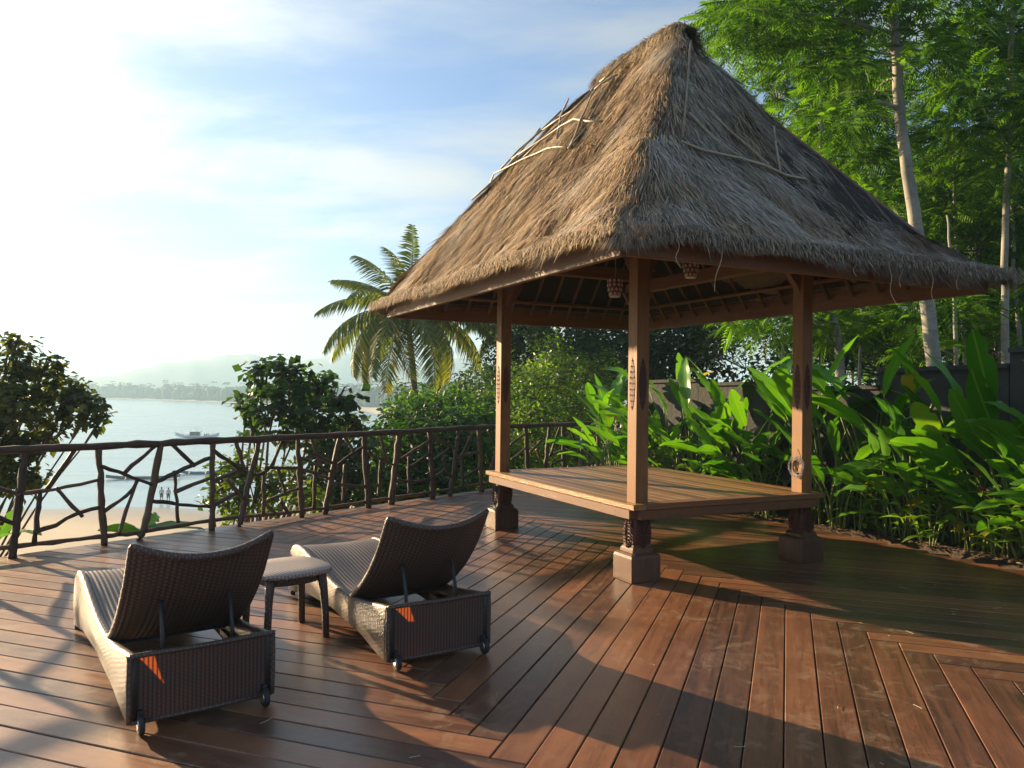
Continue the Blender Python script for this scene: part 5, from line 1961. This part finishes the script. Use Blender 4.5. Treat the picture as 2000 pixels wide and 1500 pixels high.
# ------------------------------------------------------------------ far wood
def far_wood():
    V, F, C_ = [], [], []
    ico = bmesh.new(); bmesh.ops.create_icosphere(ico, subdivisions=2, radius=1.0)
    iv = np.array([v.co[:] for v in ico.verts]); iff = np.array([[v.index for v in f.verts] for f in ico.faces])
    ico.free()
    base = 0
    for k in range(2600):
        ph = random.uniform(-46, -3)
        rf = np.interp(ph, [-100, -60, -33, -27.8, -19.6, -11.5, -8, -5], [2400, 1700, 1150, 976, 709, 524, 480, 460])
        r = rf + 26 + abs(random.gauss(0, 1)) * 90
        x, y = r * math.sin(R(ph)), r * math.cos(R(ph))
        h = random.uniform(6, 12) * (1.0 if random.random() > .12 else 1.2)
        w = h * random.uniform(.22, .42)
        nse = 1 + rng.normal(0, .20, (len(iv), 1))
        v = iv * nse * np.array([[w, w, h * .5]]) + np.array([[x, y, -10.4 + h * .5]])
        V.append(v); F.append(iff + base); base += len(iv)
        c = np.array([.014, .036, .014]) * random.uniform(.7, 1.3) + np.array([.02, .02, 0]) * random.random()
        C_.append(np.repeat(c[None], len(iv), 0))
        if random.random() < .16:              # a palm head above the canopy
            hh = h + random.uniform(2, 6)
            for q in range(9):
                a = 2 * math.pi * q / 9 + random.random()
                c0 = np.array([x, y, -10.4 + hh]); d = np.array([math.cos(a), math.sin(a), 0])
                s = np.array([-d[1], d[0], 0])
                V.append(np.stack([c0, c0 + d * 1.8 + s * .5 + [0, 0, .4], c0 + d * 3.8 + [0, 0, -.9], c0 + d * 1.8 - s * .5 + [0, 0, .4]]))
                F.append(np.array([[0, 1, 2], [0, 2, 3]]) + base); base += 4
                C_.append(np.repeat(np.array([[.025, .05, .02]]), 4, 0))
            V.append(np.array([[x - .25, y, -10.4 + h * .5], [x + .25, y, -10.4 + h * .5], [x, y + .2, -10.4 + hh]])); F.append(np.array([[0, 1, 2]]) + base); base += 3
            C_.append(np.repeat(np.array([[.05, .04, .03]]), 3, 0))
    o = link('far_wood', np_mesh('far_wood', np.concatenate(V), [np.concatenate(F)], MAT['thatch'], False, np.concatenate(C_)))
    o['kind'] = 'stuff'
    tag(o, 'hazy belt of palms and trees along the far shore of the bay', 'wood')


far_wood()


# ------------------------------------------------------------------ boats and people
def hull(L, Wd, H, up, n=14):
    rings = []
    for k in range(n + 1):
        t = k / n * 2 - 1
        w = Wd * .5 * max(.03, (1 - abs(t) ** 2.6))
        z0 = up * abs(t) ** 3
        rings.append([(t * L / 2, -w, H + z0), (t * L / 2, -w * .75, H * .35 + z0 * .9), (t * L / 2, 0, z0 * .8), (t * L / 2, w * .75, H * .35 + z0 * .9), (t * L / 2, w, H + z0),
                      (t * L / 2, w * .8, H * .9 + z0), (t * L / 2, -w * .8, H * .9 + z0)])
    return MB().loft(rings)


def fishing_boat(label, loc, rz, L, paint, full=True):
    t = thing('outrigger_boat', label, 'boat', loc, rz, 'boats in the bay')
    hull(L, 1.5, .75, .9).build('hull', MAT[paint], t, True)
    if full:
        MB().box((-.6, 0, 1.25), (2.6, 1.1, 1.0), 0, .9, .08).build('cabin', MAT['canopy'], t)
        MB().box((-.6, 0, 1.80), (3.0, 1.4, .08), 0, 1, .02).build('cabin_roof', MAT['hullwhite'], t)
        for x, h in ((-1.8, 2.6), (.2, 3.3), (1.0, 2.8), (-.4, 3.0)):
            MB().tube([(x, random.uniform(-.3, .3), .6), (x + .05, 0, h)], [.06, .03], 5).build('mast', MAT['canopy'], t)
        for x in (-3.6, 3.9):
            MB().tube([(x, 0, .9), (x * 1.1, 0, 2.1)], [.05, .03], 5).build('stem_post', MAT['canopy'], t)
        for x in (1.9, 2.5, 3.0):
            MB().box((x, random.uniform(-.3, .3), 1.0), (.35, .4, .7), .4, .8, .05).build('gear_crate', MAT['canopy'], t)
    for sy in (-1, 1):
        MB().tube(subdiv_path([(-L * .42, sy * 2.4, .22), (0, sy * 2.5, .05), (L * .42, sy * 2.4, .28)], 5), .09, 6).build('outrigger_float', MAT['hullwhite'], t, True)
        for x in (-L * .2, L * .2):
            MB().tube(subdiv_path([(x, 0, .8), (x, sy * 1.4, 1.0), (x, sy * 2.4, .15)], 4), .06, 5).build('outrigger_arm', MAT['bamboo'], t, True)


fishing_boat('white outrigger fishing boat with masts anchored in the bay', (-84.7, 209.9, -12.15), R(5), 11.5, 'hullwhite')
fishing_boat('green outrigger boat farther right, half hidden by the round-leaved tree', (-74.0, 222, -12.15), R(-8), 9.5, 'hullgreen', True)


def canoe(label, loc, rz, L, paint):
    t = thing('canoe', label, 'boat', loc, rz, 'narrow canoes by the shore')
    hull(L, .6, .42, .35).build('hull', MAT[paint], t, True)
    MB().tube(subdiv_path([(-L * .45, -1.9, .2), (0, -2.0, .06), (L * .45, -1.9, .24)], 5), .07, 6).build('outrigger_float', MAT['hullwhite'], t, True)
    for x in (-L * .2, L * .2):
        MB().tube(subdiv_path([(x, 0, .42), (x, -1.0, .6), (x, -1.9, .15)], 4), .045, 5).build('outrigger_arm', MAT['bamboo'], t, True)


canoe('long low dark canoe floating just off the beach', (-54.4, 115.3, -12.08), R(13), 10.2, 'canopy')
canoe('blue canoe off the beach, partly hidden by the bright bush', (-49.0, 122.6, -12.08), R(10), 6.0, 'hullblue')


def person(label, loc, rz, mirror):
    t = thing('person', label, 'person', loc, rz)
    s = mirror
    J = {'pel': (0, 0, .93), 'wai': (0, .01, 1.10), 'che': (0, 0, 1.32), 'nec': (0, 0, 1.47), 'hd0': (0, .01, 1.55), 'hd1': (0, .02, 1.64), 'hd2': (0, .01, 1.72),
         'lh': (-.09, 0, .90), 'lk': (-.11, .06 * s, .50), 'la': (-.11, -.04 * s, .09), 'lt': (-.12, .10 - .04 * s, .035),
         'rh': (.09, 0, .90), 'rk': (.11, -.02 * s, .50), 'ra': (.11, -.14 * s, .09), 'rt': (.12, .0 - .14 * s, .035),
         'ls': (-.17, 0, 1.42), 'le': (-.24, -.02, 1.16), 'lw': (-.25, .10, .93), 'lf': (-.25, .13, .84),
         'rs': (.17, 0, 1.42), 're': (.24, -.04, 1.16), 'rw': (.25, .06, .93), 'rf': (.25, .09, .84)}
    Rr = {'pel': .125, 'wai': .115, 'che': .135, 'nec': .055, 'hd0': .07, 'hd1': .092, 'hd2': .07, 'lh': .085, 'lk': .056, 'la': .036, 'lt': .034, 'rh': .085, 'rk': .056, 'ra': .036, 'rt': .034,
          'ls': .055, 'le': .04, 'lw': .03, 'lf': .032, 'rs': .055, 're': .04, 'rw': .03, 'rf': .032}
    E_ = [('pel', 'wai'), ('wai', 'che'), ('che', 'nec'), ('nec', 'hd0'), ('hd0', 'hd1'), ('hd1', 'hd2'), ('pel', 'lh'), ('lh', 'lk'), ('lk', 'la'), ('la', 'lt'), ('pel', 'rh'), ('rh', 'rk'), ('rk', 'ra'), ('ra', 'rt'),
          ('che', 'ls'), ('ls', 'le'), ('le', 'lw'), ('lw', 'lf'), ('che', 'rs'), ('rs', 're'), ('re', 'rw'), ('rw', 'rf')]
    ks = list(J)
    me = bpy.data.meshes.new('body')
    me.from_pydata([J[k] for k in ks], [(ks.index(a), ks.index(b)) for a, b in E_], [])
    o = link('body', me, t)
    sk = o.modifiers.new('skin', 'SKIN')
    for i, k in enumerate(ks):
        me.skin_vertices[0].data[i].radius = (Rr[k], Rr[k])
        me.skin_vertices[0].data[i].use_root = (k == 'pel')
    o.modifiers.new('sub', 'SUBSURF').levels = 1
    me.materials.append(MAT['skin'])
    el = lambda cx_, cy_, z, a, b: [(cx_ + a * math.cos(q * math.pi / 5), cy_ + b * math.sin(q * math.pi / 5), z) for q in range(10)]
    MB().loft([el(0, 0, 1.0, .165, .125), el(0, 0, 1.15, .15, .12), el(0, 0, 1.32, .185, .14), el(0, 0, 1.44, .17, .11), el(0, 0, 1.48, .08, .075)]).build('shirt', MAT['cloth_light'], t, True)
    m = MB().loft([el(0, 0, 1.02, .16, .13), el(0, 0, .86, .185, .14)])
    for sg, kx in ((-1, 'lk'), (1, 'rk')):
        k = J[kx]
        m.loft([el(sg * .09, 0, .90, .10, .11), el(sg * .105, k[1] * .7, .60, .088, .095), el(sg * .11, k[1], .50, .085, .09)])
    m.build('shorts', MAT['cloth_dark'], t, True)
    MB().lathe([(.05, .03), (.096, .05), (.102, .10), (.085, .15), (.03, .18)], (0, 0, 1.57), 10).build('hair', MAT['hair'], t, True)
    return t


gp = [(-41.5, 92.6), (-40.6, 92.4)]
person('person in light shirt and dark shorts walking at the water edge, left of two', (gp[0][0], gp[0][1], max(gz(*gp[0]), -12.02)), R(20), 1)
person('person in light shirt and dark shorts walking at the water edge, right of two', (gp[1][0], gp[1][1], max(gz(*gp[1]), -12.02)), R(15), -1)

# ------------------------------------------------------------------ small litter on the deck
Vs, Fs = [], []
for k in range(130):
    x = random.uniform(-1.5, 4.3); y = random.uniform(2.6, 9.0)
    if edge_d(x, y) > -.1:
        continue
    a = random.uniform(0, 6.28); L = random.uniform(.01, .03) + (random.random() ** 4) * .07; w = random.uniform(.0009, .0018)
    c = Vector((x, y, .006)); d = Vector((math.cos(a), math.sin(a), 0)); s = Vector((-d.y, d.x, 0)); bnd = random.uniform(-.25, .25)
    q = [c - d * L * .5, c + s * L * bnd * .3, c + d * L * .5]
    b = len(Vs)
    for p in q:
        Vs += [p - s * w, p + s * w, p + Vector((0, 0, w * 1.6))]
    for i in range(2):
        for j in range(3):
            Fs.append((b + 3 * i + j, b + 3 * i + (j + 1) % 3, b + 3 * i + 3 + (j + 1) % 3, b + 3 * i + 3 + j))
o = link('fallen_straw', np_mesh('fallen_straw', Vs, [np.array(Fs)], MAT['straw']))
o['kind'] = 'stuff'; tag(o, 'bits of straw fallen from the thatch onto the deck', 'straw')

# ------------------------------------------------------------------ haze over the bay
hz = MB().box((0, 0, (-17 + 92) / 2), (9000, 9000, 109))
ho = hz.build('haze', None)
MH = bpy.data.materials.new('sea_haze')
MH.use_nodes = True
MH.node_tree.nodes.clear()
pvn = MH.node_tree.nodes.new('ShaderNodeVolumePrincipled')
pvn.inputs['Color'].default_value = (.48, .76, 1.0, 1)
pvn.inputs['Density'].default_value = .0007
pvn.inputs['Anisotropy'].default_value = .2
mo = MH.node_tree.nodes.new('ShaderNodeOutputMaterial')
MH.node_tree.links.new(pvn.outputs[0], mo.inputs['Volume'])
ho.data.materials.append(MH)
ho['kind'] = 'stuff'
tag(ho, 'pale morning haze over the bay', 'haze')
